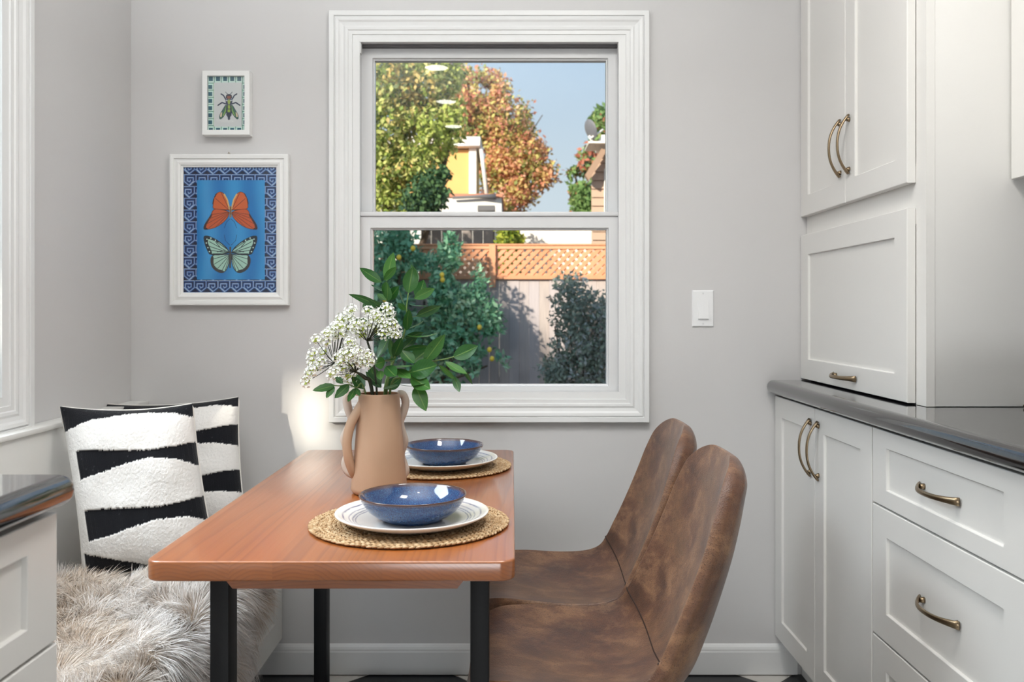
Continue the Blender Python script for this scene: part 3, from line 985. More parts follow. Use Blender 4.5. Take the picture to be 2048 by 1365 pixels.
# ------------------------------------------------------------------ cushions
M_SEAMW = paint('cushion_seam', srgb(226, 222, 216), 0.9)
def cushion(name, center, w_, h_, thick, yaw, tilt, roll, bands, margin, shear, label, seed):
    """square pillow; bands = list of (lower curve, upper curve) in v for u in 0..1, the black stripes"""
    n = 150
    gu, gv = np.meshgrid(np.linspace(0, 1, n), np.linspace(0, 1, n), indexing='ij')
    a, b = gu * 2 - 1, gv * 2 - 1
    prof = np.maximum(0, (1 - np.abs(a) ** 3.2)) ** 0.62 * np.maximum(0, (1 - np.abs(b) ** 3.2)) ** 0.62
    wr = value_noise(gu * 5, gv * 5, seed) - 0.5
    wr2 = value_noise(gu * 12, gv * 12, seed + 1) - 0.5
    pin_u = 1 - 0.055 * (1 - np.abs(b) ** 2.0) * np.abs(a) ** 2
    pin_v = 1 - 0.065 * (1 - np.abs(a) ** 2.0) * np.abs(b) ** 2
    X = a * w_ / 2 * pin_u
    Z = b * h_ / 2 * pin_v
    X = X - shear * Z
    blk = np.zeros((n, n), bool)
    jag = 0.006 * (np.random.default_rng(seed).random((n, 1)) - 0.5) + 0.004 * (value_noise(gu * 60, gv * 3, seed + 5) - 0.5)
    for lo_, hi_ in bands:
        L = np.interp(gu, *lo_) + jag
        U = np.interp(gu, *hi_) + jag * 0.8
        blk |= (gv > L) & (gv < U) & (gu > (margin if lo_[1][0] > 0 and hi_[1][0] < 1 else margin * 0.35 if hi_[1][0] < 1 else 0))
    pile = np.where(blk, -0.0008, 0.0022 + 0.0022 * np.random.default_rng(seed + 3).random((n, n)))
    rib = np.where(blk, 0.0009 * np.cos(gu * 2 * math.pi * 62), 0)
    Yf = -(thick / 2) * prof - (wr * 0.012 + wr2 * 0.004) * prof - (pile + rib) * np.minimum(1, prof * 6)
    Yb = (thick / 2) * prof * 0.9
    black = np.array(srgb(21, 22, 27)[:3]); creamc = np.array(srgb(238, 235, 231)[:3])
    sp = (np.random.default_rng(seed + 9).random((n, n)) < 0.004)
    colr = np.where(blk[..., None], np.where(sp[..., None], np.array(srgb(60, 60, 64)[:3]), black), creamc)
    vf = np.stack([X, Yf, Z], -1).reshape(-1, 3)
    R = Matrix.Rotation(yaw, 4, 'Z') @ Matrix.Rotation(tilt, 4, 'X') @ Matrix.Rotation(roll, 4, 'Y')
    R = np.array(R)[:3, :3]
    C = np.array(center)
    idx = np.arange(n * n).reshape(n, n)
    q = np.stack([idx[:-1, :-1], idx[1:, :-1], idx[1:, 1:], idx[:-1, 1:]], -1).reshape(-1, 4)
    root_ = empty(name, tuple(center), label, 'cushion')
    np_mesh('striped_cover', vf @ R.T + C, q, M_CUSHION, root_, colr.reshape(-1, 3), smooth=True)
    m2 = 40
    st = np.linspace(0, n - 1, m2).astype(int)
    vb = np.stack([X, Yb, Z], -1)[np.ix_(st, st)].reshape(-1, 3)
    idb = np.arange(m2 * m2).reshape(m2, m2)
    qb = np.stack([idb[:-1, :-1], idb[:-1, 1:], idb[1:, 1:], idb[1:, :-1]], -1).reshape(-1, 4)
    np_mesh('plain_back', vb @ R.T + C, qb, M_CUSHION, root_, np.tile(creamc, (m2 * m2, 1)), smooth=True)
    # piped white seam round the edge
    e = np.concatenate([np.stack([X[:, 0], Z[:, 0]], -1), np.stack([X[-1, :], Z[-1, :]], -1)[1:], np.stack([X[::-1, -1], Z[::-1, -1]], -1)[1:], np.stack([X[0, ::-1], Z[0, ::-1]], -1)[1:]])[::6]
    pts = [tuple(np.array([p[0], 0.004, p[1]]) @ R.T + C) for p in e]
    bm = bmesh.new(); bm_tube(bm, pts + [pts[0]], 0.0028, 6, False)
    from_bm('seam_edge', bm, M_SEAMW, root_)
    return root_

U = [0, .25, .5, .65, .85, 1]
bandsA = [((U, [.84, .925, .965, .972, .955, .915]), (U, [1.2] * 6)),
          ((U, [.545, .595, .655, .68, .665, .625]), (U, [.730, .735, .725, .725, .745, .765])),
          ((U, [.20, .235, .295, .325, .33, .305]), (U, [.385, .395, .395, .395, .42, .445])),
          ((U, [-.2] * 6), (U, [.155, .10, .04, -.02, -.02, .03]))]
bandsB = [((U, [.90, .915, .93, .945, .955, .93]), (U, [1.2] * 6)),
          ((U, [.60, .63, .66, .665, .665, .645]), (U, [.66, .68, .715, .745, .775, .80])),
          ((U, [.26, .28, .30, .315, .325, .315]), (U, [.30, .34, .39, .42, .455, .475])),
          ((U, [-.2] * 6), (U, [.12, .10, .05, .02, .06, .10]))]
cushion('striped_cushion', (-0.993, 2.565, 0.690), 0.400, 0.410, 0.13, math.radians(0), math.radians(-13), math.radians(-3), bandsB, 0.0, 0.085,
        'rear cream cushion with black stripes, leaning on the back wall behind another', 21)
cushion('striped_cushion', (-0.940, 2.195, 0.708), 0.318, 0.425, 0.13, math.radians(12), math.radians(-11), math.radians(0), bandsA, 0.10, 0.18,
        'front cream cushion with wavy black stripes, standing on the sheepskin', 31)

# ------------------------------------------------------------------ table
TY0, TY1, TX0, TX1, TZ = 1.416, 2.554, -0.601, 0.005, 0.75
tb = empty('dining_table', (-0.293, 1.985, 0), 'narrow honey-brown wooden dining table with black metal legs', 'table')
bm = slab('top', TX0, TX1, TY0, TY1, TZ - 0.0335, TZ, 0.004, None, 0.026, 6)
cuts = [(p - VX) / F * TY0 for p in (380, 458, 544.5, 628.5, 764.5, 881, 955)]
edges = [TX0 - 1] + cuts + [TX1 + 1]
for a, b in zip(edges[:-1], edges[1:]):
    b2 = bm.copy()
    for xx, nn in ((a, -1), (b, 1)):
        g = list(b2.verts) + list(b2.edges) + list(b2.faces)
        r = bmesh.ops.bisect_plane(b2, geom=g, plane_co=(xx, 0, 0), plane_no=(nn, 0, 0), clear_outer=True)
        ed = [e for e in r['geom_cut'] if isinstance(e, bmesh.types.BMEdge)]
        if ed:
            bmesh.ops.edgeloop_fill(b2, edges=ed)
    o = from_bm('plank', b2, M_WOOD, tb, origin=((max(a, TX0) + min(b, TX1)) / 2, 1.985, TZ - 0.017))
    smooth_angle(o, 50)
bm.free()
# bevel-ended battens under the top
for y0 in (1.524, 2.37):
    bm = bmesh.new()
    x0, x1, zt, zb = -0.500, -0.086, TZ - 0.0337, 0.671
    vs = []
    for y in (y0, y0 + 0.035):
        vs.append([bm.verts.new(c) for c in ((x0 - 0.012, y, zt), (x1 + 0.012, y, zt), (x1 + 0.012, y, zt - 0.018), (x1 - 0.010, y, zb), (x0 + 0.010, y, zb), (x0 - 0.012, y, zt - 0.018))])
    bm.faces.new(vs[0]); bm.faces.new(vs[1][::-1])
    for k in range(6): bm.faces.new((vs[0][k], vs[1][k], vs[1][(k + 1) % 6], vs[0][(k + 1) % 6]))
    from_bm('batten', bm, M_WOOD, tb)
for yl in (1.564, 2.384):
    for x0 in (-0.5432, -0.0750):
        box('leg', x0, x0 + 0.0335, yl, yl + 0.050, 0.0305, TZ - 0.0405, M_BLACK_METAL, tb, 0.0015)
    box('foot_bar', -0.5432, -0.0415, yl, yl + 0.050, 0.0, 0.030, M_BLACK_METAL, tb, 0.0015)
    box('top_bar', -0.5432, -0.0415, yl, yl + 0.050, TZ - 0.040, TZ - 0.0337, M_BLACK_METAL, tb, 0.001)

# ------------------------------------------------------------------ place settings
def make_mat(center, R, label):
    root_ = empty('placemat', center, label, 'placemat', 'round woven placemats on the table')
    cx, cy, cz = center
    bm = lathe('backing', [(0, 0.0002), (R - 0.006, 0.0002), (R - 0.003, 0.0015), (R - 0.005, 0.004), (0, 0.004)], center, None, n=96)
    from_bm('backing', bm, M_WEAVE_BASE, root_)
    # plaited coil: slanted lumps in two rows per turn
    b0 = bmesh.new(); bmesh.ops.create_icosphere(b0, subdivisions=1, radius=1.0)
    bv = np.array([v.co[:] for v in b0.verts]); bf = np.array([[v.index for v in f.verts] for f in b0.faces]); b0.free()
    Vs, Fs, off = [], [], 0
    pitch = 0.0088
    nr = int((R - 0.004) / pitch)
    for k in range(nr):
        rk = R - 0.0045 - k * pitch
        if rk < 0.03: break
        for row in (-1, 1):
            r_ = rk + row * pitch * 0.24
            n_ = int(2 * math.pi * r_ / 0.0105)
            for i in range(n_):
                a = 2 * math.pi * (i + (0.5 if row > 0 else 0) + RNG.uniform(-.1, .1)) / n_
                jit = RNG.uniform(0.9, 1.15)
                sc = np.array([0.0024 * jit, 0.0074 * jit, 0.0024])
                th = row * 0.42
                p = bv * sc
                c_, s_ = math.cos(th), math.sin(th)
                p = np.stack([p[:, 0] * c_ - p[:, 1] * s_, p[:, 0] * s_ + p[:, 1] * c_, p[:, 2]], 1)
                p[:, 0] += r_
                p[:, 2] += 0.0046 + RNG.uniform(-.0005, .0005) + 0.0006 * math.sin(k * 2.1)
                c_, s_ = math.cos(a), math.sin(a)
                p = np.stack([p[:, 0] * c_ - p[:, 1] * s_ + cx, p[:, 0] * s_ + p[:, 1] * c_ + cy, p[:, 2] + cz], 1)
                Vs.append(p); Fs.append(bf + off); off += len(bv)
    np_mesh('plaited_coil', np.concatenate(Vs), np.concatenate(Fs), M_WEAVE, root_, smooth=True, kind='stuff')
    return root_

def dup(root_, loc, label=None):
    r = root_.copy(); COL.objects.link(r); r.location = loc
    if label: r['label'] = label
    for ch in list(root_.children):
        c = ch.copy(); COL.objects.link(c); c.parent = r
        for g in list(ch.children):
            q = g.copy(); COL.objects.link(q); q.parent = c
    return r

NEAR, FAR = (-0.196, 1.668), (-0.192, 2.275)
mat1 = make_mat((NEAR[0], NEAR[1], TZ), 0.190, 'round woven straw placemat under the nearer plate, at the table front')
dup(mat1, (FAR[0], FAR[1], TZ), 'round woven straw placemat under the farther plate, by the window')
ZP = TZ + 0.0072
pl = [(0, 0.0006), (0.080, 0.0), (0.084, 0.0006), (0.086, 0.003), (0.108, 0.007), (0.130, 0.0145), (0.1415, 0.0205), (0.1436, 0.0222), (0.1440, 0.0240), (0.1425, 0.0250),
      (0.138, 0.0238), (0.126, 0.0185), (0.108, 0.0115), (0.092, 0.0085), (0.080, 0.0078), (0, 0.0078)]
pc = (-0.188, 1.640, ZP)
bm = lathe('dinner_plate', pl, pc, None, n=96)
plate = from_bm('dinner_plate', bm, M_PLATE, None, origin=pc)
tag(plate, 'speckled white dinner plate with thin blue rings under the nearer blue bowl', 'plate', 'dinner plates on the placemats')
p2 = plate.copy(); COL.objects.link(p2); p2.location = (-0.181, 2.245, ZP)
p2['label'] = 'speckled white dinner plate under the farther blue bowl, by the window'
ZB = ZP + 0.0079
bl = [(0, 0.0), (0.052, 0.0), (0.055, 0.0008), (0.057, 0.0035), (0.070, 0.009), (0.084, 0.020), (0.094, 0.034), (0.0995, 0.0445), (0.1008, 0.0475), (0.1005, 0.0492), (0.0990, 0.0490),
      (0.0975, 0.0465), (0.090, 0.033), (0.080, 0.021), (0.066, 0.012), (0.050, 0.0075), (0, 0.0065)]
bcn = (-0.1865, 1.638, ZB)
bm = lathe('pasta_bowl', bl, bcn, None, n=96)
bowl = from_bm('pasta_bowl', bm, M_BOWL, None, origin=bcn)
tag(bowl, 'shallow glossy blue bowl with brown rim on the nearer plate', 'bowl', 'blue bowls on the plates')
b2_ = bowl.copy(); COL.objects.link(b2_); b2_.location = (-0.1745, 2.245, ZB)
b2_['label'] = 'shallow glossy blue bowl with brown rim on the farther plate, by the window'

# ------------------------------------------------------------------ vase
VXc, VYc = -0.2985, 1.955
vs = empty('vase', (VXc, VYc, TZ), 'tall tapered matte tan ceramic vase with wavy handles on the table', 'vase')
vp = [(0, 0.0), (0.052, 0.0), (0.058, 0.002), (0.0625, 0.008), (0.0625, 0.014), (0.060, 0.040), (0.056, 0.085), (0.0515, 0.140), (0.0475, 0.190), (0.0455, 0.2185), (0.0452, 0.2215), (0.0440, 0.2228), (0.0425, 0.2215)]
bm = lathe('body', [(r, z + 0.0003) for r, z in vp], (VXc, VYc, TZ), None, n=64)
from_bm('body', bm, M_VASE, vs)
bm = lathe('lining', [(0.0425, 0.2217), (0.0425, 0.19), (0.047, 0.12), (0.05, 0.03), (0, 0.02)], (VXc, VYc, TZ), None, n=48)
from_bm('lining', bm, M_VASE_IN, vs)
def vpx(px, py, dy): return P(px, py, VYc + dy)
# front-left plain arc, flattened strap
tube('handle', [vpx(727, 800, -.012), vpx(716, 822, -.022), vpx(701, 850, -.028), vpx(694, 885, -.030), vpx(697, 918, -.028), vpx(706, 945, -.022), vpx(716, 960, -.012)],
     [0.010, 0.0125, 0.0125, 0.0122, 0.012, 0.0115, 0.009], M_VASE, vs, 12, 6, 0.8)
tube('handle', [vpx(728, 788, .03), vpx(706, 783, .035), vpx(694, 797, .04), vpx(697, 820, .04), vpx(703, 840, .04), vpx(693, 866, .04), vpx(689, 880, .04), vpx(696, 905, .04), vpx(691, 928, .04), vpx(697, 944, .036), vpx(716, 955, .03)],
     [0.009, 0.0098, 0.0098, 0.0095, 0.0095, 0.0098, 0.0098, 0.0095, 0.0098, 0.0095, 0.009], M_VASE_LIT, vs, 12, 5)
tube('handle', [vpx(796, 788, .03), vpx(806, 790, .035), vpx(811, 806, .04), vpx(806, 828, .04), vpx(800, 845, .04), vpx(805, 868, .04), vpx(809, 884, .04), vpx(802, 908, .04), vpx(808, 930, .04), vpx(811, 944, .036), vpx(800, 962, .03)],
     [0.008, 0.009, 0.0092, 0.009, 0.009, 0.0092, 0.0092, 0.009, 0.0092, 0.009, 0.008], M_VASE_LIT, vs, 12, 5)

# ------------------------------------------------------------------ foliage and flowers in the vase
def leaf_mesh(length, width, curl, fold, serr=0.0, n=9, m_=4):
    V, Fq, UV = [], [], []
    for i in range(n):
        t = i / (n - 1)
        wd = width / 2 * (math.sin(math.pi * min(1, t ** 0.85)) ** 0.8) * (1.0 if t < 0.97 else 0.4)
        if serr and 0 < i < n - 1: wd *= 1 + serr * (1 if i % 2 else -1)
        if i == 0: wd = width * 0.03
        zc = curl * length * (t * t - t * 0.5)
        for j in range(m_ + 1):
            s = j / m_ * 2 - 1
            V.append((s * wd, t * length, zc + fold * abs(s) * wd + 0.04 * wd * math.sin(5 * t + s * 2)))
            UV.append((j / m_, t))
    for i in range(n - 1):
        for j in range(m_):
            a = i * (m_ + 1) + j
            Fq.append((a, a + 1, a + m_ + 2, a + m_ + 1))
    me = bpy.data.meshes.new('leaf')
    me.from_pydata(V, [], Fq)
    uvl = me.uv_layers.new(name='UVMap')
    for lp in me.loops: uvl.data[lp.index].uv = UV[lp.vertex_index]
    for p in me.polygons: p.use_smooth = True
    me.materials.append(M_LEAF)
    return me

def put_leaf(parent, base, tip, width, roll, curl=0.25, fold=0.25, serr=0.0):
    base, tip = Vector(base), Vector(tip)
    d = tip - base
    L = d.length
    me = leaf_mesh(L, width, curl, fold, serr)
    yv = d.normalized()
    # blade faces the room and upward, turned by roll about its own axis
    zv = Vector((0.1, -0.85, 0.5)); zv = (zv - yv * zv.dot(yv)).normalized()
    xv = yv.cross(zv)
    M3 = Matrix((xv, yv, zv)).transposed() @ Matrix.Rotation(math.radians(roll), 3, 'Y')
    o = bpy.data.objects.new('leaf', me); COL.objects.link(o); o.parent = parent
    M4 = M3.to_4x4(); M4.translation = base - wloc(parent)
    o.matrix_local = M4
    return o

def z3(x, y, dy=0.0):      # coordinates noted on an enlarged crop of the bouquet
    return P(690 + x / 4.136, 500 + y / 4.136, VYc + dy)
def z2(x, y, dy=0.0):
    return P(600 + x / 6.2045, 600 + y / 6.2045, VYc + dy)
WSC = 1 / 4.136 / F * VYc
mouth = Vector((VXc, VYc, TZ + 0.20))
def branch(name, label, stem_pts, leaves, rad=0.0030):
    r = empty(name, tuple(mouth), label, 'foliage', 'leafy branches in the vase')
    inner = (VXc + 0.5 * (stem_pts[0][0] - VXc), VYc, TZ + 0.05)
    n = len(stem_pts) + 1
    tube('stem', [inner] + stem_pts, [rad] + [rad * (1 - 0.6 * k / n) for k in range(1, n)], M_STEM_GREEN, r, 7, 5)
    for lf in leaves:
        b, t, wd, roll = lf[:4]
        curl = lf[4] if len(lf) > 4 else 0.22
        put_leaf(r, b, t, wd * WSC * 1.3, roll, curl, 0.22)
    return r
def T(x, y, d=0.0): return z3(x, y, d)
branch('leafy_branch', 'tallest glossy green branch in the vase, its top leaf upright before the window', [T(330, 1150, .0), T(385, 950, .03), T(372, 700, .035), T(345, 420, .03), T(340, 340, .03), T(345, 262, .03)], [
    (T(340, 258, .03), T(396, 28, .05), 78, 15), (T(322, 250, .03), T(436, 130, .0), 50, 40), (T(302, 268, .03), T(120, 150, .02), 66, -25), (T(332, 345, .03), T(204, 305, .0), 66, 30),
    (T(348, 418, .03), T(362, 250, -.01), 92, -30), (T(350, 418, .03), T(458, 294, .0), 66, 25), (T(305, 480, .03), T(44, 352, .03), 52, -50, .35), (T(440, 585, .03), T(182, 372, .0), 58, -55, .3),
    (T(280, 510, .03), T(128, 372, .05), 58, -40), (T(345, 420, .03), T(270, 372, .05), 60, 20), (T(200, 520, .03), T(165, 430, .05), 62, 10), (T(205, 580, .03), T(60, 578, .03), 34, -60),
    (T(372, 700, .035), T(280, 900, .04), 90, 30)])
branch('leafy_branch', 'central glossy green branch in the vase with paired leaves, left of the far bowl', [T(345, 1150, .0), T(410, 900, .0), T(485, 710, .0), T(508, 560, .0), T(510, 470, .0), T(524, 360, .0)], [
    (T(524, 358, .0), T(562, 140, .0), 100, 10), (T(600, 270, .02), T(540, 128, .03), 60, 20), (T(600, 410, .02), T(662, 252, .02), 100, -20), (T(572, 402, .0), T(756, 315, -.03), 66, 35),
    (T(530, 450, .0), T(698, 490, -.02), 62, -50, .4), (T(590, 548, .0), T(806, 460, -.02), 62, 35), (T(500, 470, .0), T(432, 332, .02), 34, 60), (T(500, 500, .0), T(436, 430, -.02), 40, -50),
    (T(512, 668, .0), T(522, 478, -.03), 64, 20), (T(530, 650, .0), T(664, 608, -.01), 80, -55, .35), (T(498, 705, .0), T(792, 745, -.02), 66, -50, .45), (T(490, 735, .0), T(645, 682, .02), 48, 40),
    (T(480, 830, .0), T(738, 782, -.02), 42, 60, .3), (T(560, 925, .0), T(686, 830, .02), 110, 10), (T(470, 830, .0), T(572, 952, -.02), 84, -10), (T(400, 890, .0), T(480, 716, -.02), 70, 10),
    (T(410, 900, .0), T(380, 740, .01), 60, -35), (T(420, 880, .0), T(610, 700, .03), 60, 10), (T(510, 560, .0), T(620, 560, .03), 60, -60)])
branch('leafy_branch', 'glossy green branch reaching right from the vase with drooping end leaves', [T(375, 1150, .0), T(470, 1050, -.01), T(640, 945, -.02), T(770, 915, -.02), T(830, 905, -.02), T(905, 885, -.02)], [
    (T(655, 930, -.02), T(832, 696, -.03), 92, 15), (T(535, 1015, -.02), T(780, 960, -.05), 128, 12), (T(895, 890, -.02), T(1108, 800, -.03), 95, 12), (T(830, 925, -.02), T(1006, 1046, -.04), 66, -20),
    (T(975, 990, -.02), T(1058, 1106, -.01), 30, 50), (T(775, 955, -.02), T(935, 1080, -.03), 40, 55), (T(905, 1050, -.03), T(948, 1182, -.04), 50, 10), (T(545, 1050, -.02), T(720, 1164, -.06), 100, 20),
    (T(585, 1130, -.02), T(668, 1328, -.05), 96, 10, -.2), (T(435, 1112, -.02), T(690, 1150, -.05), 44, -60, .35), (T(425, 985, -.02), T(546, 1085, -.06), 76, -10), (T(375, 965, -.02), T(565, 985, -.05), 72, -45),
    (T(340, 965, -.03), T(432, 1064, -.07), 84, 10), (T(290, 1000, -.03), T(298, 1088, -.06), 52, 10), (T(330, 925, -.03), T(232, 950, -.06), 76, -45), (T(330, 925, -.02), T(420, 915, -.05), 60, -60),
    (T(320, 1140, -.02), T(446, 1142, -.055), 64, -30), (T(300, 1140, -.01), T(160, 1020, -.01), 90, 30), (T(280, 1140, .02), T(200, 960, .03), 90, 10), (T(340, 1150, .02), T(470, 1060, .03), 80, 10)])
r = empty('leafy_branch', tuple(mouth), 'low sprig with toothed leaves drooping over the left rim of the vase', 'foliage', 'leafy branches in the vase')
st = [z2(800, 1110, -.03), z2(700, 1090, -.04), z2(600, 1052, -.05), z2(500, 1068, -.05), z2(425, 1064, -.05)]
tube('stem', [(VXc, VYc, TZ + .06)] + st, [0.0018] * 3 + [0.0013] * 3, M_STEM_GREEN, r, 6, 5)
W2 = 1 / 6.2045 / F * VYc
for b, t, wd, ro in ((z2(430, 1062, -.05), z2(158, 1136, -.06), 105, 10), (z2(420, 1072, -.05), z2(330, 1230, -.07), 82, 15), (z2(610, 1052, -.05), z2(428, 1228, -.07), 100, -10),
                     (z2(690, 1095, -.04), z2(596, 1278, -.07), 80, 10), (z2(690, 1095, -.04), z2(748, 1205, -.07), 56, 0), (z2(590, 1060, -.05), z2(585, 1150, -.03), 50, 10),
                     (z2(540, 1040, -.04), z2(440, 960, -.02), 90, 10), (z2(760, 1100, -.03), z2(640, 960, -.03), 110, 20), (z2(790, 1110, .0), z2(700, 930, .02), 110, -10)):
    put_leaf(r, b, t, wd * W2 * 1.15, ro, 0.12, 0.2, 0.05)

def floret_mesh(seed):
    rg = np.random.default_rng(seed)
    V, Fq, mi = [], [], []
    def quad(c, u, v):
        i = len(V)
        V.extend([c - u, c - v * 0.9, c + u, c + v * 0.9]); Fq.append((i, i + 1, i + 2, i + 3))
    nb = 17
    for k in range(nb):
        a = k * 2.399; hz = 1 - (k + .5) / nb * 1.15
        rad = math.sqrt(max(0, 1 - hz * hz))
        dvec = Vector((rad * math.cos(a), rad * math.sin(a), hz)).normalized()
        c = dvec * (0.0088 + rg.uniform(-.001, .0016))
        a1 = dvec.orthogonal().normalized(); a2 = dvec.cross(a1)
        for q in range(5):
            b = q / 5 * 2 * math.pi + k
            e = (a1 * math.cos(b) + a2 * math.sin(b))
            f_ = (a2 * math.cos(b) - a1 * math.sin(b))
            tip = (e * 0.85 + dvec * 0.5).normalized()
            quad(c + tip * 0.0016, tip * 0.0021, f_ * 0.0015); mi.append(0)
        if k % 2 == 0 or hz < 0.2:
            quad(c + dvec * 0.0005, a1 * 0.0010, a2 * 0.0010); mi.append(1)
    for k in range(16):            # green calyx beneath
        a = k / 16 * 2 * math.pi
        e = Vector((math.cos(a), math.sin(a), rg.uniform(-.3, .5))).normalized()
        quad(e * 0.0055, Vector((0, 0, 1)) * 0.0022 + e * 0.001, e.cross(Vector((0, 0, 1))) * 0.0018); mi.append(1)
    me = bpy.data.meshes.new('floret')
    me.from_pydata([tuple(v) for v in V], [], Fq)
    me.materials.append(M_PETAL); me.materials.append(M_LIME)
    me.polygons.foreach_set('material_index', mi)
    return me
FLO = [floret_mesh(s) for s in range(5)]
def umbel(label, hub, stem, spots, dy):
    r = empty('white_umbel_flower', tuple(mouth), label, 'flower', 'white umbel flowers in the vase')
    tube('stem', [(VXc + .004, VYc, TZ + .05)] + stem + [hub], 0.0024, M_STEM_DARK, r, 7, 5)
    bm = bmesh.new()
    hubv = Vector(hub)
    for k, (x, y) in enumerate(spots):
        c = Vector(z2(x, y, dy + random.uniform(-.045, .045)))
        dirv = (c - hubv)
        mid = hubv + dirv * 0.5 + Vector((0, 0, 0.002)) - Vector((0, 0, 1)) * 0.06 * dirv.length
        bm_tube(bm, catmull([hubv, mid, c - dirv.normalized() * 0.004], 3), 0.0008, 5)
        o = bpy.data.objects.new('floret', FLO[k % 5]); COL.objects.link(o); o.parent = r
        M4 = (dirv.normalized() * 0.8 + Vector((0, -0.25, 0.55))).to_track_quat('Z', 'Y').to_matrix().to_4x4() @ Matrix.Rotation(random.uniform(0, 6.28), 4, 'Z')
        s_ = random.uniform(1.25, 1.6)
        M4 = M4 @ Matrix.Scale(s_, 4)
        M4.translation = c - wloc(r)
        o.matrix_local = M4
    from_bm('rays', bm, M_STEM_DARK, r)
    return r
umbel('white umbel flower head highest in the vase, in front of the window frame edge', z2(835, 515, -.02), [z2(950, 1110, -.01), z2(905, 760, -.015)],
      [(640, 140), (850, 150), (930, 190), (1075, 100), (1110, 160), (980, 260), (1080, 230), (1150, 310), (1050, 330), (1190, 390), (1180, 450), (1030, 440), (950, 360), (880, 330), (790, 300), (760, 380), (780, 450), (700, 320), (690, 390), (910, 260), (1010, 160), (1110, 410), (960, 410)], -.02)
umbel('white umbel flower head farthest left, leaning out over the table', z2(430, 790, -.04), [z2(900, 1110, -.02), z2(820, 960, -.03), z2(650, 880, -.04)],
      [(580, 220), (510, 260), (440, 350), (340, 430), (330, 520), (205, 510), (165, 680), (290, 660), (150, 770), (190, 860), (130, 900), (95, 1010), (270, 780), (480, 440), (560, 330), (540, 450), (620, 360), (430, 470), (620, 250), (390, 400), (490, 340)], -.05)
umbel('white umbel flower head lowest in the vase, hanging before the other two', z2(690, 890, -.07), [z2(880, 1110, -.03), z2(800, 980, -.05)],
      [(620, 530), (590, 610), (540, 680), (640, 680), (480, 720), (720, 650), (500, 800), (600, 770), (700, 760), (780, 740), (840, 690), (860, 760), (800, 800), (640, 840), (470, 870), (540, 860), (410, 940), (600, 930), (630, 990), (740, 800), (560, 740), (660, 600), (680, 700), (430, 900)], -.08)

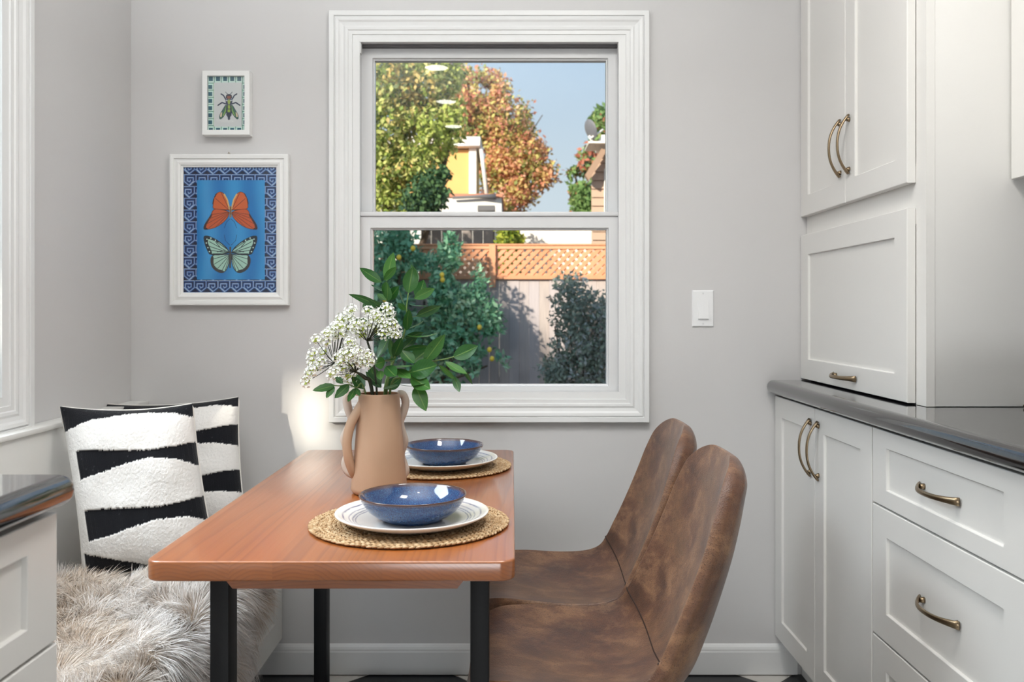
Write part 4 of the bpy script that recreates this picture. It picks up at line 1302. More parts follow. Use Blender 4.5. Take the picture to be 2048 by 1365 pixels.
# ------------------------------------------------------------------ chairs
def chair(cy, dx, label):
    root_ = empty('dining_chair', (0.16 + dx, cy, 0), label, 'chair', 'brown leather chairs at the table')
    # spine of the sitting surface (x, z, half width, rise of the edges)
    S = [(-0.076, 0.440, 0.070, 0.000), (-0.084, 0.455, 0.125, 0.002), (-0.070, 0.470, 0.168, 0.010), (-0.025, 0.474, 0.200, 0.022), (0.040, 0.464, 0.214, 0.031), (0.130, 0.452, 0.218, 0.037),
         (0.210, 0.448, 0.218, 0.045), (0.268, 0.460, 0.216, 0.055), (0.308, 0.494, 0.213, 0.062), (0.334, 0.550, 0.208, 0.060), (0.358, 0.620, 0.203, 0.052), (0.382, 0.700, 0.196, 0.044),
         (0.398, 0.770, 0.184, 0.036), (0.409, 0.825, 0.160, 0.026), (0.421, 0.860, 0.118, 0.014), (0.427, 0.877, 0.062, 0.004)]
    k = len(S)
    pts = catmull([(s[0] + dx, 0, s[1]) for s in S], 3)
    tt = np.array([i / 3 for i in range(len(pts))])
    hw = np.interp(tt, range(k), [s[2] for s in S]); up = np.interp(tt, range(k), [s[3] for s in S])
    m_ = 20
    bm = bmesh.new()
    rings = []
    inner_line = []
    for i, p in enumerate(pts):
        t = (pts[min(i + 1, len(pts) - 1)] - pts[max(i - 1, 0)]).normalized()
        nr = Vector((-t.z, 0, t.x))                      # towards the sitter
        fr = i / (len(pts) - 1)
        th = 0.046 * min(1.0, 0.35 + 3.0 * min(fr, 1 - fr) * 2)
        ring_ = []
        for q in range(m_ + 1):                          # inner surface, -w .. +w
            s = -1 + 2 * q / m_
            yv = hw[i] * math.sin(s * math.pi / 2) if abs(s) > .001 else 0
            n_ = up[i] * abs(yv / max(hw[i], 1e-6)) ** 2.6
            ring_.append(p + Vector((0, yv, 0)) + nr * n_)
        outer = []
        for q in range(m_ + 1):
            s = 1 - 2 * q / m_
            yv = hw[i] * math.sin(s * math.pi / 2) * 0.985
            n_ = up[i] * abs(yv / max(hw[i], 1e-6)) ** 2.6 - th * (1 - 0.22 * abs(s) ** 4)
            outer.append(p + Vector((0, yv, 0)) + nr * n_)
        edge1 = ring_[-1] * 0.5 + outer[0] * 0.5 + Vector((0, 0.011, 0))
        edge0 = ring_[0] * 0.5 + outer[-1] * 0.5 - Vector((0, 0.011, 0))
        loop = ring_ + [edge1] + outer + [edge0]
        inner_line.append(ring_)
        rings.append([bm.verts.new(v + Vector((0, cy, 0))) for v in loop])
    n = len(rings[0])
    for a, b in zip(rings[:-1], rings[1:]):
        for q in range(n):
            f = bm.faces.new((a[q], a[(q + 1) % n], b[(q + 1) % n], b[q])); f.smooth = True
    # close the lip and the top with a quad strip between the inner and outer rows
    for rg in (rings[0], rings[-1]):
        for q in range(m_):
            f = bm.faces.new((rg[q], rg[q + 1], rg[m_ + 2 + (m_ - q - 1)], rg[m_ + 2 + (m_ - q)])); f.smooth = True
        bm.faces.new((rg[m_], rg[m_ + 1], rg[m_ + 2])); bm.faces.new((rg[0], rg[2 * m_ + 2], rg[2 * m_ + 3]))
    o = from_bm('padded_shell', bm, M_SUEDE, root_, smooth=True)
    sub = o.modifiers.new('round', 'SUBSURF'); sub.levels = 1; sub.render_levels = 2
    # seams: across the fold between seat and back, and the edge seam round the outside
    def on_inner(i, s):
        q = (s + 1) / 2 * m_
        a = int(min(max(q, 0), m_ - 1e-6)); f_ = q - a
        return inner_line[i][a].lerp(inner_line[i][min(a + 1, m_)], f_) + Vector((0, cy, 0))
    sp = []
    for s in np.linspace(-0.97, 0.97, 21):
        i = 22.2 + 1.4 * (1 - abs(s)) ** 1.2 * 0 + 2.2 * abs(s) ** 1.5
        i0 = int(i); f_ = i - i0
        sp.append(on_inner(i0, s).lerp(on_inner(i0 + 1, s), f_))
    bm = bmesh.new(); bm_tube(bm, sp, 0.0016, 6)
    from_bm('fold_seam', bm, M_SEAM, root_)
    # steel base: four splayed legs under a mounting plate
    box('mounting_plate', 0.03 + dx, 0.25 + dx, cy - 0.11, cy + 0.11, 0.392, 0.400, M_BLACK_METAL, root_, 0.001)
    for sx in (-1, 1):
        for sy in (-1, 1):
            tube('leg', [(0.14 + dx + sx * 0.09, cy + sy * 0.09, 0.396), (0.14 + dx + sx * 0.19, cy + sy * 0.185, 0.0)], [0.011, 0.009], M_BLACK_METAL, root_, 10)
    return root_
chair(1.755, 0.0, 'brown distressed leather shell chair nearest the camera, right of the table')
chair(2.205, 0.0, 'brown distressed leather shell chair behind another, nearer the window wall')

# ------------------------------------------------------------------ light switch
sw = empty('light_switch', (wx(1405.5), YW, wz(618)), 'white rocker light switch on the wall right of the window', 'switch')
bm = bmesh.new()
x0, x1, z0, z1 = wx(1384), wx(1427), wz(654), wz(581)
def rect(x0, x1, z0, z1, y): return [bm.verts.new(c) for c in ((x0, y, z0), (x1, y, z0), (x1, y, z1), (x0, y, z1))]
L = [rect(x0, x1, z0, z1, YW), rect(x0, x1, z0, z1, YW - .0025), rect(x0 + .003, x1 - .003, z0 + .003, z1 - .003, YW - .0055)]
for a, b in zip(L[:-1], L[1:]):
    for k in range(4): bm.faces.new((a[k], a[(k + 1) % 4], b[(k + 1) % 4], b[k]))
bm.faces.new(L[-1])
from_bm('plate', bm, M_PLASTIC, sw)
bm = bmesh.new()
a, b, c, d_ = wx(1395.5), wx(1416), wz(639), wz(597.5)
vs_ = [bm.verts.new(q) for q in ((a, YW - .0055, c), (b, YW - .0055, c), (b, YW - .0055, d_), (a, YW - .0055, d_), (a, YW - .0115, c + .002), (b, YW - .0115, c + .002), (b, YW - .0068, d_), (a, YW - .0068, d_))]
for f in ((4, 5, 6, 7), (0, 1, 5, 4), (1, 2, 6, 5), (2, 3, 7, 6), (3, 0, 4, 7)): bm.faces.new([vs_[i] for i in f])
from_bm('rocker', bm, M_PLASTIC, sw)
for zz in (wz(587.5), wz(648)):
    tube('screw', [(wx(1405.5), YW - .005, zz), (wx(1405.5), YW - .0064, zz)], 0.003, M_VINYL, sw, 10)

# ------------------------------------------------------------------ framed prints
def seg_dist(X, Y, pts):
    d = np.full(X.shape, 1e9)
    for (x0, y0), (x1, y1) in zip(pts[:-1], pts[1:]):
        dx, dy = x1 - x0, y1 - y0
        t = np.clip(((X - x0) * dx + (Y - y0) * dy) / (dx * dx + dy * dy + 1e-9), 0, 1)
        d = np.minimum(d, np.hypot(X - x0 - t * dx, Y - y0 - t * dy))
    return d
def inside(X, Y, poly):
    r = np.zeros(X.shape, bool)
    n = len(poly)
    for i in range(n):
        x0, y0 = poly[i]; x1, y1 = poly[(i + 1) % n]
        if y0 == y1: continue
        r ^= ((y0 > Y) != (y1 > Y)) & (X < (x1 - x0) * (Y - y0) / (y1 - y0) + x0)
    return r
def smooth_poly(p, sub=5):
    q = catmull([(a, b, 0) for a, b in list(p) + [p[0]]], sub)
    return [(v.x, v.y) for v in q]
def C(r, g, b): return np.array(srgb(r, g, b)[:3])

def print_mesh(name, x0, x1, z0, z1, y, img, parent):
    """img (rows, cols, 3) linear colours, row 0 on top -> flat sheet with one colour per vertex"""
    h, w_ = img.shape[:2]
    gx, gz = np.meshgrid(np.linspace(x0, x1, w_), np.linspace(z1, z0, h))
    V = np.stack([gx, np.full_like(gx, y), gz], -1).reshape(-1, 3)
    idx = np.arange(h * w_).reshape(h, w_)
    q = np.stack([idx[1:, :-1], idx[1:, 1:], idx[:-1, 1:], idx[:-1, :-1]], -1).reshape(-1, 4)
    return np_mesh(name, V, q, M_PRINT, parent, img.reshape(-1, 3))

def greek(X, Y, per, img):
    """blue and pale hexagonal key pattern over navy, period per (in crop pixels)"""
    u = (X / per) % 1.0; v = (Y / per) % 1.0
    row = np.floor(Y / per).astype(int)
    u = np.where(row % 2 == 1, 1 - u, u)
    s1 = [(0, .04), (.93, .04), (.93, .62), (.52, .95), (.16, .62), (.16, .30), (.66, .30), (.66, .55), (.46, .66), (.40, .52)]
    s2 = [(0, 1.04), (.5, .72 + .28), (1, 1.04)]
    d = seg_dist(u, v, s1) * per
    d = np.minimum(d, seg_dist(u, v, [(0, .62), (.08, .62), (.50, 1.0)]) * per)
    img[:] = C(24, 28, 58)
    img[d < per * 0.090] = C(42, 84, 152)
    img[d < per * 0.024] = C(168, 188, 218)

# large print, painted in the coordinates of an enlarged crop (4.404 px per photo px)
gx, gy = np.meshgrid(np.linspace(110, 934, 390), np.linspace(102, 1212, 525))
img = np.zeros(gx.shape + (3,))
greek(gx - 110, gy - 60, 104.0, img)
inn = (gx > 230) & (gx < 828) & (gy > 217) & (gy < 1095)
st_ = 0.5 + 0.5 * np.sin(gx / 41.0 + 0.6 * np.sin(gy / 160.0))
blu = C(30, 118, 190)[None, None] * (1 - st_[..., None]) + C(58, 150, 214)[None, None] * st_[..., None]
img[inn] = blu[inn]
cx0 = 525.0
for side_ in (1, -1):
    m_x = cx0 + (gx - cx0) * side_        # mirror for the right wing
    X, Y = m_x, gy
    # orange butterfly
    upw = smooth_poly([(516, 486), (500, 400), (472, 342), (440, 318), (404, 332), (380, 370), (370, 430), (382, 472)])
    loww = smooth_poly([(520, 500), (470, 480), (382, 472), (345, 530), (300, 600), (287, 640), (305, 655), (385, 640), (455, 598), (500, 550)])
    for pol, base_c in ((upw, C(214, 98, 44)), (loww, C(206, 88, 40))):
        ins_ = inside(X, Y, pol)
        img[ins_] = base_c
        e = seg_dist(X, Y, pol + [pol[0]])
        img[ins_ & (e < 5)] = C(96, 52, 36)
    ins_ = inside(X, Y, loww) & (seg_dist(X, Y, [(345, 525), (300, 600), (287, 645), (310, 655)]) < 17)
    img[ins_] = C(66, 36, 34)
    for vv in ([(510, 495), (330, 560)], [(510, 500), (312, 605)], [(512, 505), (330, 640)], [(514, 510), (390, 635)], [(516, 480), (380, 470)], [(514, 484), (395, 380)], [(515, 480), (440, 322)], [(516, 478), (480, 350)], [(512, 498), (360, 520)]):
        dd = seg_dist(X, Y, vv)
        img[(dd < 2.4) & (inside(X, Y, upw) | inside(X, Y, loww))] = C(120, 56, 34)
    dd = seg_dist(X, Y, [(516, 470), (497, 392), (470, 342)])
    img[(dd < 6) & (X < 516)] = C(226, 178, 110)
    for pts_ in ([(400, 338), (386, 366)], [(378, 384), (370, 425)]):
        img[seg_dist(X, Y, pts_) < 5] = C(80, 44, 36)
    # mint butterfly
    upm = smooth_poly([(522, 862), (492, 812), (420, 752), (350, 716), (308, 706), (288, 722), (296, 775), (322, 842), (344, 872), (400, 878)])
    lom = smooth_poly([(520, 866), (440, 872), (370, 878), (348, 920), (360, 980), (400, 1022), (452, 1036), (492, 1008), (516, 940)])
    for pol in (lom, upm):
        ins_ = inside(X, Y, pol)
        e = seg_dist(X, Y, pol + [pol[0]])
        img[ins_] = C(172, 208, 192)
        img[ins_ & (e < (9 if pol is upm else 7))] = C(34, 38, 46)
    mrg = inside(X, Y, upm) & (seg_dist(X, Y, [(420, 740), (350, 712), (300, 712), (300, 780), (335, 860)]) < 27)
    img[mrg] = C(34, 38, 46)
    img[inside(X, Y, lom) & (seg_dist(X, Y, [(355, 900), (356, 970), (400, 1018), (450, 1032)]) < 20)] = C(58, 50, 48)
    for a0, b0_ in ((318, 738), (312, 772), (326, 812), (340, 848), (352, 728), (392, 748)):
        img[np.hypot(X - a0, Y - b0_) < 6] = C(206, 224, 214)
    for vv in ([(516, 858), (340, 760)], [(516, 860), (335, 800)], [(516, 862), (345, 835)], [(500, 830), (400, 760)], [(430, 805), (395, 765)], [(470, 840), (410, 850)], [(518, 864), (350, 868)]):
        img[(seg_dist(X, Y, vv) < 3.0) & inside(X, Y, upm)] = C(40, 46, 52)
    for vv in ([(516, 872), (365, 915)], [(516, 876), (372, 965)], [(516, 880), (400, 1010)], [(517, 884), (445, 1025)], [(518, 886), (480, 1010)]):
        img[(seg_dist(X, Y, vv) < 2.6) & inside(X, Y, lom)] = C(52, 56, 58)
    for pts_ in ([(520, 560), (490, 585), (470, 640)], [(518, 790), (480, 750), (470, 700)]):
        img[seg_dist(X, Y, pts_) < 1.8] = C(30, 44, 74)
img[seg_dist(gx, gy, [(525, 455), (525, 540)]) < 9] = C(150, 120, 90)
img[seg_dist(gx, gy, [(525, 455), (525, 520)]) < 4] = C(92, 66, 52)
img[seg_dist(gx, gy, [(523, 812), (523, 880), (521, 985)]) < 8] = C(76, 66, 58)
pf = empty('butterfly_picture', (wx(458), YW, wz(610)), 'large white framed print of an orange and a mint butterfly on blue', 'picture')
YF = YW - 0.020
fx0, fx1, fz0, fz1 = wx(365, YF), wx(551.5, YF), wz(585.5, YF), wz(334, YF)
ow = wx(365, YF) - wx(339.5, YF)
fp = [(0.0, 0.018), (0.0, 0.006), (0.0025, 0.0045), (0.006, 0.0045), (0.0065, 0.001), (0.014, -0.002), (0.022, 0.001), (0.026, 0.002), (0.027, -0.004), (0.036, -0.005), (ow - .001, -0.004), (ow, -0.002), (ow, 0.0195)]
frame_sweep('frame', fx0, fx1, fz0, fz1, fp, M_FRAME, pf, YF)
print_mesh('print', fx0 - .001, fx1 + .001, fz0 - .001, fz1 + .001, YF + 0.010, img, pf)
box('glazing', fx0 - .001, fx1 + .001, YF + 0.0070, YF + 0.0085, fz0 - .001, fz1 + .001, M_GLASS, pf, 0)
box('backing_board', fx0 - .01, fx1 + .01, YF + 0.0115, YF + 0.0185, fz0 - .01, fz1 + .01, M_FRAME, pf, 0)
hx, hz = wx(459.5), wz(309.5, YF)
tube('hanger', [(hx - .006, YW - .004, hz), (hx - .002, YW - .004, hz + .011), (hx + .006, YW - .004, hz)], 0.0012, M_GOLD, pf, 6)

# small print
gx, gy = np.meshgrid(np.linspace(120, 688, 170), np.linspace(98, 920, 246))
img = np.zeros(gx.shape + (3,)); img[:] = C(214, 230, 222)
per = 108.5
u = ((gx - 205 + per) / per) % 1; v = ((gy - 190 + per) / per) % 1
horiz = (gy < 190) | (gy > 862); vert = (gx < 205) | (gx > 640)
teal, green, pale = C(46, 92, 106), C(66, 130, 108), C(206, 232, 222)
for msk, cc, lo_, hi_ in ((horiz, u, gy, None), (vert & ~horiz, v, gx, None)):
    a = cc
    img[msk & (a < 0.10)] = green
    img[msk & (a > 0.16) & (a < 0.30)] = pale
    sq = msk & (a > 0.30) & (a < 0.86)
    edge_pos = np.where(horiz, np.where(gy < 190, (gy - 98) / 92, (920 - gy) / 58), np.where(gx < 205, (gx - 120) / 85, (688 - gx) / 48))
    img[sq & (edge_pos < 0.70)] = teal
inn = (gx > 205) & (gx < 634) & (gy > 186) & (gy < 862)
img[inn] = C(216, 212, 212)
img[(np.abs(gx - 200) < 4) & (gy > 186) & (gy < 862)] = C(150, 170, 120)
img[(np.abs(gx - 636) < 5) & (gy > 186) & (gy < 862)] = C(86, 130, 110)
navy = C(44, 44, 70)
for side_ in (1, -1):
    X = 435 + (gx - 435) * side_; Y = gy
    wing = smooth_poly([(398, 520), (372, 540), (330, 610), (292, 680), (288, 735), (310, 748), (352, 712), (392, 650), (404, 590)])
    i_ = inside(X, Y, wing); e = seg_dist(X, Y, wing + [wing[0]])
    img[i_] = C(60, 98, 78); img[i_ & (seg_dist(X, Y, [(400, 545), (385, 610), (350, 690)]) < 9)] = C(134, 166, 84)
    img[i_ & (seg_dist(X, Y, [(312, 700), (318, 650)]) < 13)] = C(222, 196, 170)
    img[i_ & (seg_dist(X, Y, [(360, 560), (310, 640)]) < 10)] = C(54, 58, 96)
    img[i_ & (e < 7)] = navy
    for leg in ([(384, 512), (330, 492), (268, 534)], [(384, 440), (352, 384), (316, 362)], [(432, 372), (400, 352), (384, 332)]):
        img[seg_dist(X, Y, leg) < (10 if leg[0][0] < 400 else 4)] = navy
body = smooth_poly([(435, 520), (398, 540), (392, 640), (404, 720), (435, 762), (466, 720), (478, 640), (472, 540)])
i_ = inside(gx, gy, body); img[i_] = C(48, 50, 66)
img[inside(gx, gy, [(418, 530), (452, 530), (456, 650), (414, 650)])] = C(150, 168, 62)
for yy_ in (590, 645): img[i_ & (np.abs(gy - yy_) < 5)] = navy
img[inside(gx, gy, [(404, 690), (424, 740), (394, 726)]) | inside(gx, gy, [(466, 690), (446, 740), (476, 726)])] = C(206, 206, 214)
tho = smooth_poly([(435, 420), (390, 440), (384, 490), (404, 528), (466, 528), (486, 490), (480, 440)])
i_ = inside(gx, gy, tho); img[i_] = C(62, 60, 84); img[inside(gx, gy, [(435, 432), (412, 470), (424, 524), (446, 524), (458, 470)])] = C(162, 172, 84)
img[(np.hypot(gx - 402, gy - 460) < 13) | (np.hypot(gx - 468, gy - 460) < 13)] = C(196, 196, 206)
hd = smooth_poly([(435, 362), (396, 376), (388, 410), (400, 430), (470, 430), (482, 410), (474, 376)])
i_ = inside(gx, gy, hd); img[i_] = C(58, 46, 56); img[i_ & (gy > 392) & (np.abs(gx - 435) < 26)] = C(150, 84, 62)
sp_ = empty('bee_picture', (wx(455), YW, wz(276)), 'small deep white framed print of a green winged bee above the larger picture', 'picture')
YF2 = YW - 0.034
sx0, sx1, sz0, sz1 = wx(416.3, YF2 + .01), wx(490.5, YF2 + .01), wz(261, YF2 + .01), wz(153.2, YF2 + .01)
bw = wx(416.3, YF2) - wx(406, YF2)
frame_sweep('frame', sx0, sx1, sz0, sz1, [(0, 0.030), (0, 0.001), (0.001, 0), (bw - .0012, 0), (bw, 0.0012), (bw, 0.0335)], M_FRAME, sp_, YF2)
print_mesh('print', sx0, sx1, sz0, sz1, YF2 + 0.012, img, sp_)
box('glazing', sx0, sx1, YF2 + 0.0050, YF2 + 0.0065, sz0, sz1, M_GLASS, sp_, 0)

# ------------------------------------------------------------------ ceiling downlights (seen mirrored in the window)
for k, (x, y) in enumerate(((-0.434, 0.70), (-0.440, -0.11), (-0.444, -0.89), (-0.43, -1.6))):
    dl = empty('recessed_downlight', (x, y, ZC), ('round recessed ceiling light, %s of the row above the kitchen' % ('nearest the window', 'second from the window', 'third from the window', 'farthest from the window')[k]), 'ceiling light', 'recessed ceiling lights')
    bm = lathe('trim_ring', [(0.066, -0.001), (0.088, -0.001), (0.090, -0.004), (0.086, -0.008), (0.068, -0.010), (0.066, -0.001)], (x, y, ZC), None, n=40)
    from_bm('trim_ring', bm, M_TRIM, dl, smooth=True)
    bm = lathe('lens', [(0, -0.006), (0.066, -0.006), (0.066, -0.002), (0, -0.002)], (x, y, ZC), None, n=40)
    from_bm('lens', bm, M_LENS, dl)

# ------------------------------------------------------------------ garden
GZ = -0.35
tag(box('ground', -30, 30, YW + 0.2, 60, GZ - 0.2, GZ, M_SOIL, bev=0), kind='structure')
YFN = 9.5
S_F = F / YFN
fn = empty('garden_fence', (0, YFN, GZ), 'weathered board fence with orange cedar lattice top across the garden', 'fence')
zb1, zl0, zl1 = wz(556, YFN), wz(557, YFN), wz(492, YFN)
x = -2.75
while x < 2.2:
    wd = 0.107 + random.uniform(-.006, .006)
    yj = random.uniform(-.006, .006)
    box('board', x, x + wd - 0.0016, YFN + yj, YFN + yj + 0.018, GZ, zb1 - random.uniform(0, .012), M_FENCE, fn, 0.002, 1)
    x += wd
box('rail', -2.75, 2.2, YFN - 0.045, YFN - 0.008, zl0 - 0.012, zl0 + 0.030, M_CEDAR, fn, 0.002, 1)
box('rail', -2.75, 2.2, YFN - 0.045, YFN - 0.008, zl1 - 0.038, zl1, M_CEDAR, fn, 0.002, 1)
box('cap', -2.75, 2.2, YFN - 0.060, YFN + 0.03, zl1 + 0.0005, zl1 + 0.018, M_CEDAR, fn, 0.002, 1)
posts = [wx(985, YFN) - 2.0, wx(985, YFN), wx(985, YFN) + 2.0]
for xp in posts:
    box('post', xp - 0.035, xp + 0.035, YFN - 0.075, YFN - 0.0605, zl0 - 0.10, zl1 + 0.012, M_CEDAR, fn, 0.002, 1)
pitch = 0.0935
for dr, yo in ((1, -0.030), (-1, -0.018)):
    k = -40
    while k < 45:
        xs = k * pitch
        za, zb_ = zl0 + 0.02, zl1 - 0.02
        pa, pb = (xs, za), (xs + dr * (zb_ - za), zb_)
        if min(pa[0], pb[0]) > -2.6 and max(pa[0], pb[0]) < 1.75:
            hw_ = 0.040 / 2 * math.sqrt(2)
            bm = bmesh.new()
            a = [bm.verts.new(c) for c in ((pa[0] - hw_, YFN + yo, pa[1]), (pa[0] + hw_, YFN + yo, pa[1]), (pb[0] + hw_, YFN + yo, pb[1]), (pb[0] - hw_, YFN + yo, pb[1]))]
            b = [bm.verts.new((v.co.x, YFN + yo + 0.010, v.co.z)) for v in a]
            bm.faces.new(a); bm.faces.new(b[::-1])
            for q in range(4): bm.faces.new((a[q], b[q], b[(q + 1) % 4], a[(q + 1) % 4]))
            from_bm('slat', bm, M_CEDAR, fn)
        k += 1

def leaf_cloud(name, blobs, n, size, palette, parent, mat, seed, aspect=0.5, shell=0.55, droop=0.0, gaps=0.0):
    """blobs: (x, y, z, rx, ry, rz, weight); palette: list of (sRGB colour, weight)"""
    rg = np.random.default_rng(seed)
    wts = np.array([b[6] for b in blobs], float); wts /= wts.sum()
    which = rg.choice(len(blobs), n, p=wts)
    B = np.array([b[:6] for b in blobs])[which]
    dv = rg.normal(0, 1, (n, 3)); dv /= np.linalg.norm(dv, axis=1, keepdims=True)
    rad = shell + (1.05 - shell) * rg.random(n) ** 0.6
    rad *= 1 + 0.18 * np.sin(dv[:, 0] * 9 + which) * np.cos(dv[:, 2] * 8 + which * 2)
    c = B[:, :3] + dv * B[:, 3:] * rad[:, None]
    if gaps > 0:
        g_ = 0.6 * value_noise(c[:, 0] / (size * 3.2) + 40, c[:, 2] / (size * 3.2) + 40, seed + 2) + 0.4 * value_noise(c[:, 0] / (size * 7) + 9, c[:, 2] / (size * 7) + 9, seed + 3)
        keep = g_ > gaps
        c, dv, which = c[keep], dv[keep], which[keep]; n = len(c)
    ax = rg.normal(0, 1, (n, 3)); ax[:, 2] -= droop; ax /= np.linalg.norm(ax, axis=1, keepdims=True)
    nn = rg.normal(0, 1, (n, 3)) + dv * 0.8 + np.array([0, 0, .5]); nn -= ax * np.sum(nn * ax, 1, keepdims=True); nn /= np.linalg.norm(nn, axis=1, keepdims=True)
    sd = np.cross(ax, nn)
    L = size * rg.uniform(0.6, 1.3, n)[:, None]
    W_ = L * aspect / 2
    V = np.stack([c, c + ax * L * 0.45 + sd * W_ + nn * W_ * .3, c + ax * L, c + ax * L * 0.45 - sd * W_ + nn * W_ * .3], 1).reshape(-1, 3)
    base_ = (np.arange(n) * 4)[:, None]
    tri = np.concatenate([base_ + np.array([0, 1, 2]), base_ + np.array([0, 2, 3])])
    pc_ = np.array([C(*p[0]) for p in palette]); pw = np.array([p[1] for p in palette], float); pw /= pw.sum()
    # neighbouring leaves share tones: colour from a smooth field plus jitter
    f = np.clip(value_noise(c[:, 0] * 2.2 / (size * 8) + 30, (c[:, 2] * 2.2 + c[:, 1]) / (size * 8) + 30, seed) + rg.normal(0, .22, n), 0, .999)
    ci = np.searchsorted(np.cumsum(pw), f)
    col = pc_[np.minimum(ci, len(pc_) - 1)] * rg.uniform(0.8, 1.2, n)[:, None]
    o = np_mesh(name, V, tri, mat, parent, np.repeat(col, 4, 0), kind='stuff')
    return o

def twigs(name, pts_list, mat, parent):
    bm = bmesh.new()
    for pts_, r0 in pts_list:
        bm_tube(bm, catmull(pts_, 4), [r0 * (1 - 0.75 * i / (len(pts_) * 4)) for i in range(len(catmull(pts_, 4)))], 6)
    return from_bm(name, bm, mat, parent)

def blob(px, py, Y, rpx, rpy, ry, wgt=1.0):
    c = P(px, py, Y)
    return (c[0], c[1], c[2], rpx / F * Y, ry, rpy / F * Y, wgt)

# citrus tree in front of the fence
Yc = 8.95
ci = empty('lemon_tree', (P(830, 0, Yc)[0], Yc, GZ), 'dark green lemon tree in front of the garden fence', 'tree')
bl_ = [blob(790, 530, Yc, 60, 70, .32, 2), blob(850, 570, Yc, 75, 70, .32, 3), blob(760, 640, Yc, 60, 90, .32, 2), blob(925, 590, Yc, 52, 65, .3, 2.2), blob(900, 660, Yc, 70, 60, .32, 2.2), blob(830, 680, Yc, 70, 70, .32, 2),
       blob(980, 640, Yc, 26, 40, .22, .8), blob(965, 725, Yc - .1, 52, 30, .25, .9), blob(780, 470, Yc, 50, 40, .3, 1), blob(900, 505, Yc, 22, 34, .2, .6), blob(880, 745, Yc, 45, 30, .3, .5), blob(700, 580, Yc, 70, 120, .4, 1.5)]
leaf_cloud('crown', bl_, 11000, 0.075, [((110, 164, 132), 2), ((134, 188, 148), 3), ((176, 214, 178), 2), ((82, 130, 110), 1.2), ((208, 228, 188), .8)], ci, M_FOLIAGE_GLOSSY, 41, 0.5, .25, 0.0, .33)
cb = P(830, 0, Yc)[0]
twigs('trunk', [([(cb, Yc, GZ), (cb + .02, Yc, .1), (cb - .05, Yc, .6)], .05), ([(cb, Yc, .0), (cb + .3, Yc, .5), (cb + .55, Yc, 1.0)], .03), ([(cb - .05, Yc, .5), (cb - .2, Yc, 1.0), (cb - .15, Yc, 1.6)], .03), ([(cb + .2, Yc, .4), (cb + .5, Yc - .1, .5), (cb + .75, Yc - .1, .6)], .02)], M_BARK, ci)
for px, py in ((826, 497), (884, 550), (959, 655), (979, 700), (984, 718), (885, 560), (798, 515), (770, 600)):
    c = P(px, py, Yc - 0.36)
    bm = bmesh.new(); bmesh.ops.create_icosphere(bm, subdivisions=2, radius=0.024, matrix=Matrix.Translation(c) @ Matrix.Diagonal((1, 1, 1.2, 1)))
    from_bm('lemon', bm, M_LEMON, ci, smooth=True)

# shrub on the right before the fence
Ys = 8.7
sh = empty('garden_shrub', (P(1150, 0, Ys)[0], Ys, GZ), 'grey-green twiggy shrub in front of the garden fence on the right', 'shrub')
bl_ = [blob(1150, 620, Ys, 50, 55, .35, 1.6), blob(1165, 700, Ys, 62, 70, .4, 3), blob(1200, 640, Ys, 45, 60, .35, 1), blob(1120, 740, Ys, 45, 45, .35, 1.2), blob(1190, 770, Ys, 60, 40, .4, 1.4), blob(1140, 570, Ys, 35, 25, .3, .5), blob(1235, 690, Ys, 45, 90, .4, 1)]
leaf_cloud('crown', bl_, 7500, 0.055, [((132, 146, 134), 3), ((152, 164, 146), 2), ((182, 186, 184), 1.6), ((104, 124, 108), 2), ((182, 162, 144), .7)], sh, M_FOLIAGE, 43, 0.5, .15, 0.0, .34)
xs_ = P(1160, 0, Ys)[0]
twigs('stems', [([(xs_ + dx * .3, Ys, GZ), (xs_ + dx * .6, Ys, .4), (xs_ + dx, Ys, 1.0)], .014) for dx in (-.25, -.1, .05, .2, .35)], M_BARK, sh)
sp2 = empty('spiky_plant', (P(1108, 0, 8.2)[0], 8.2, GZ), 'low spiky blue-green plant at the foot of the fence', 'plant')
bm = bmesh.new()
c0 = Vector((P(1108, 0, 8.2)[0], 8.2, GZ))
for k in range(26):
    a = random.uniform(0, 6.28); sp_r = random.uniform(.05, .22)
    bm_tube(bm, [c0, c0 + Vector((sp_r * .5 * math.cos(a), sp_r * .5 * math.sin(a), .45)), c0 + Vector((sp_r * math.cos(a), sp_r * math.sin(a), .82 + random.uniform(-.08, .05)))], [.008, .007, .001], 4)
from_bm('blades', bm, M_STEM_GREEN, sp2); bpy.data.objects[sp2.children[0].name]['kind'] = 'stuff'

# bright bush just beyond the fence, and the far sheds and houses
Yb_ = 12.0
bs = empty('yellow_green_bush', (P(1018, 0, Yb_)[0], Yb_, GZ), 'bright yellow-green bush showing just above the lattice', 'bush')
leaf_cloud('foliage', [blob(1020, 480, Yb_, 24, 45, .3, 1), blob(1015, 520, Yb_, 30, 60, .3, 1)], 2600, 0.07, [((150, 164, 56), 2), ((178, 184, 76), 2), ((112, 134, 44), 1)], bs, M_FOLIAGE, 44, .5, .3)

bxx = P(1018, 0, Yb_)[0]
twigs('stems', [([(bxx + d_, Yb_, GZ), (bxx + d_ * 1.4, Yb_, .8), (bxx + d_ * 1.2, Yb_, 2.0)], .02) for d_ in (-.12, 0, .12)], M_BARK, bs)

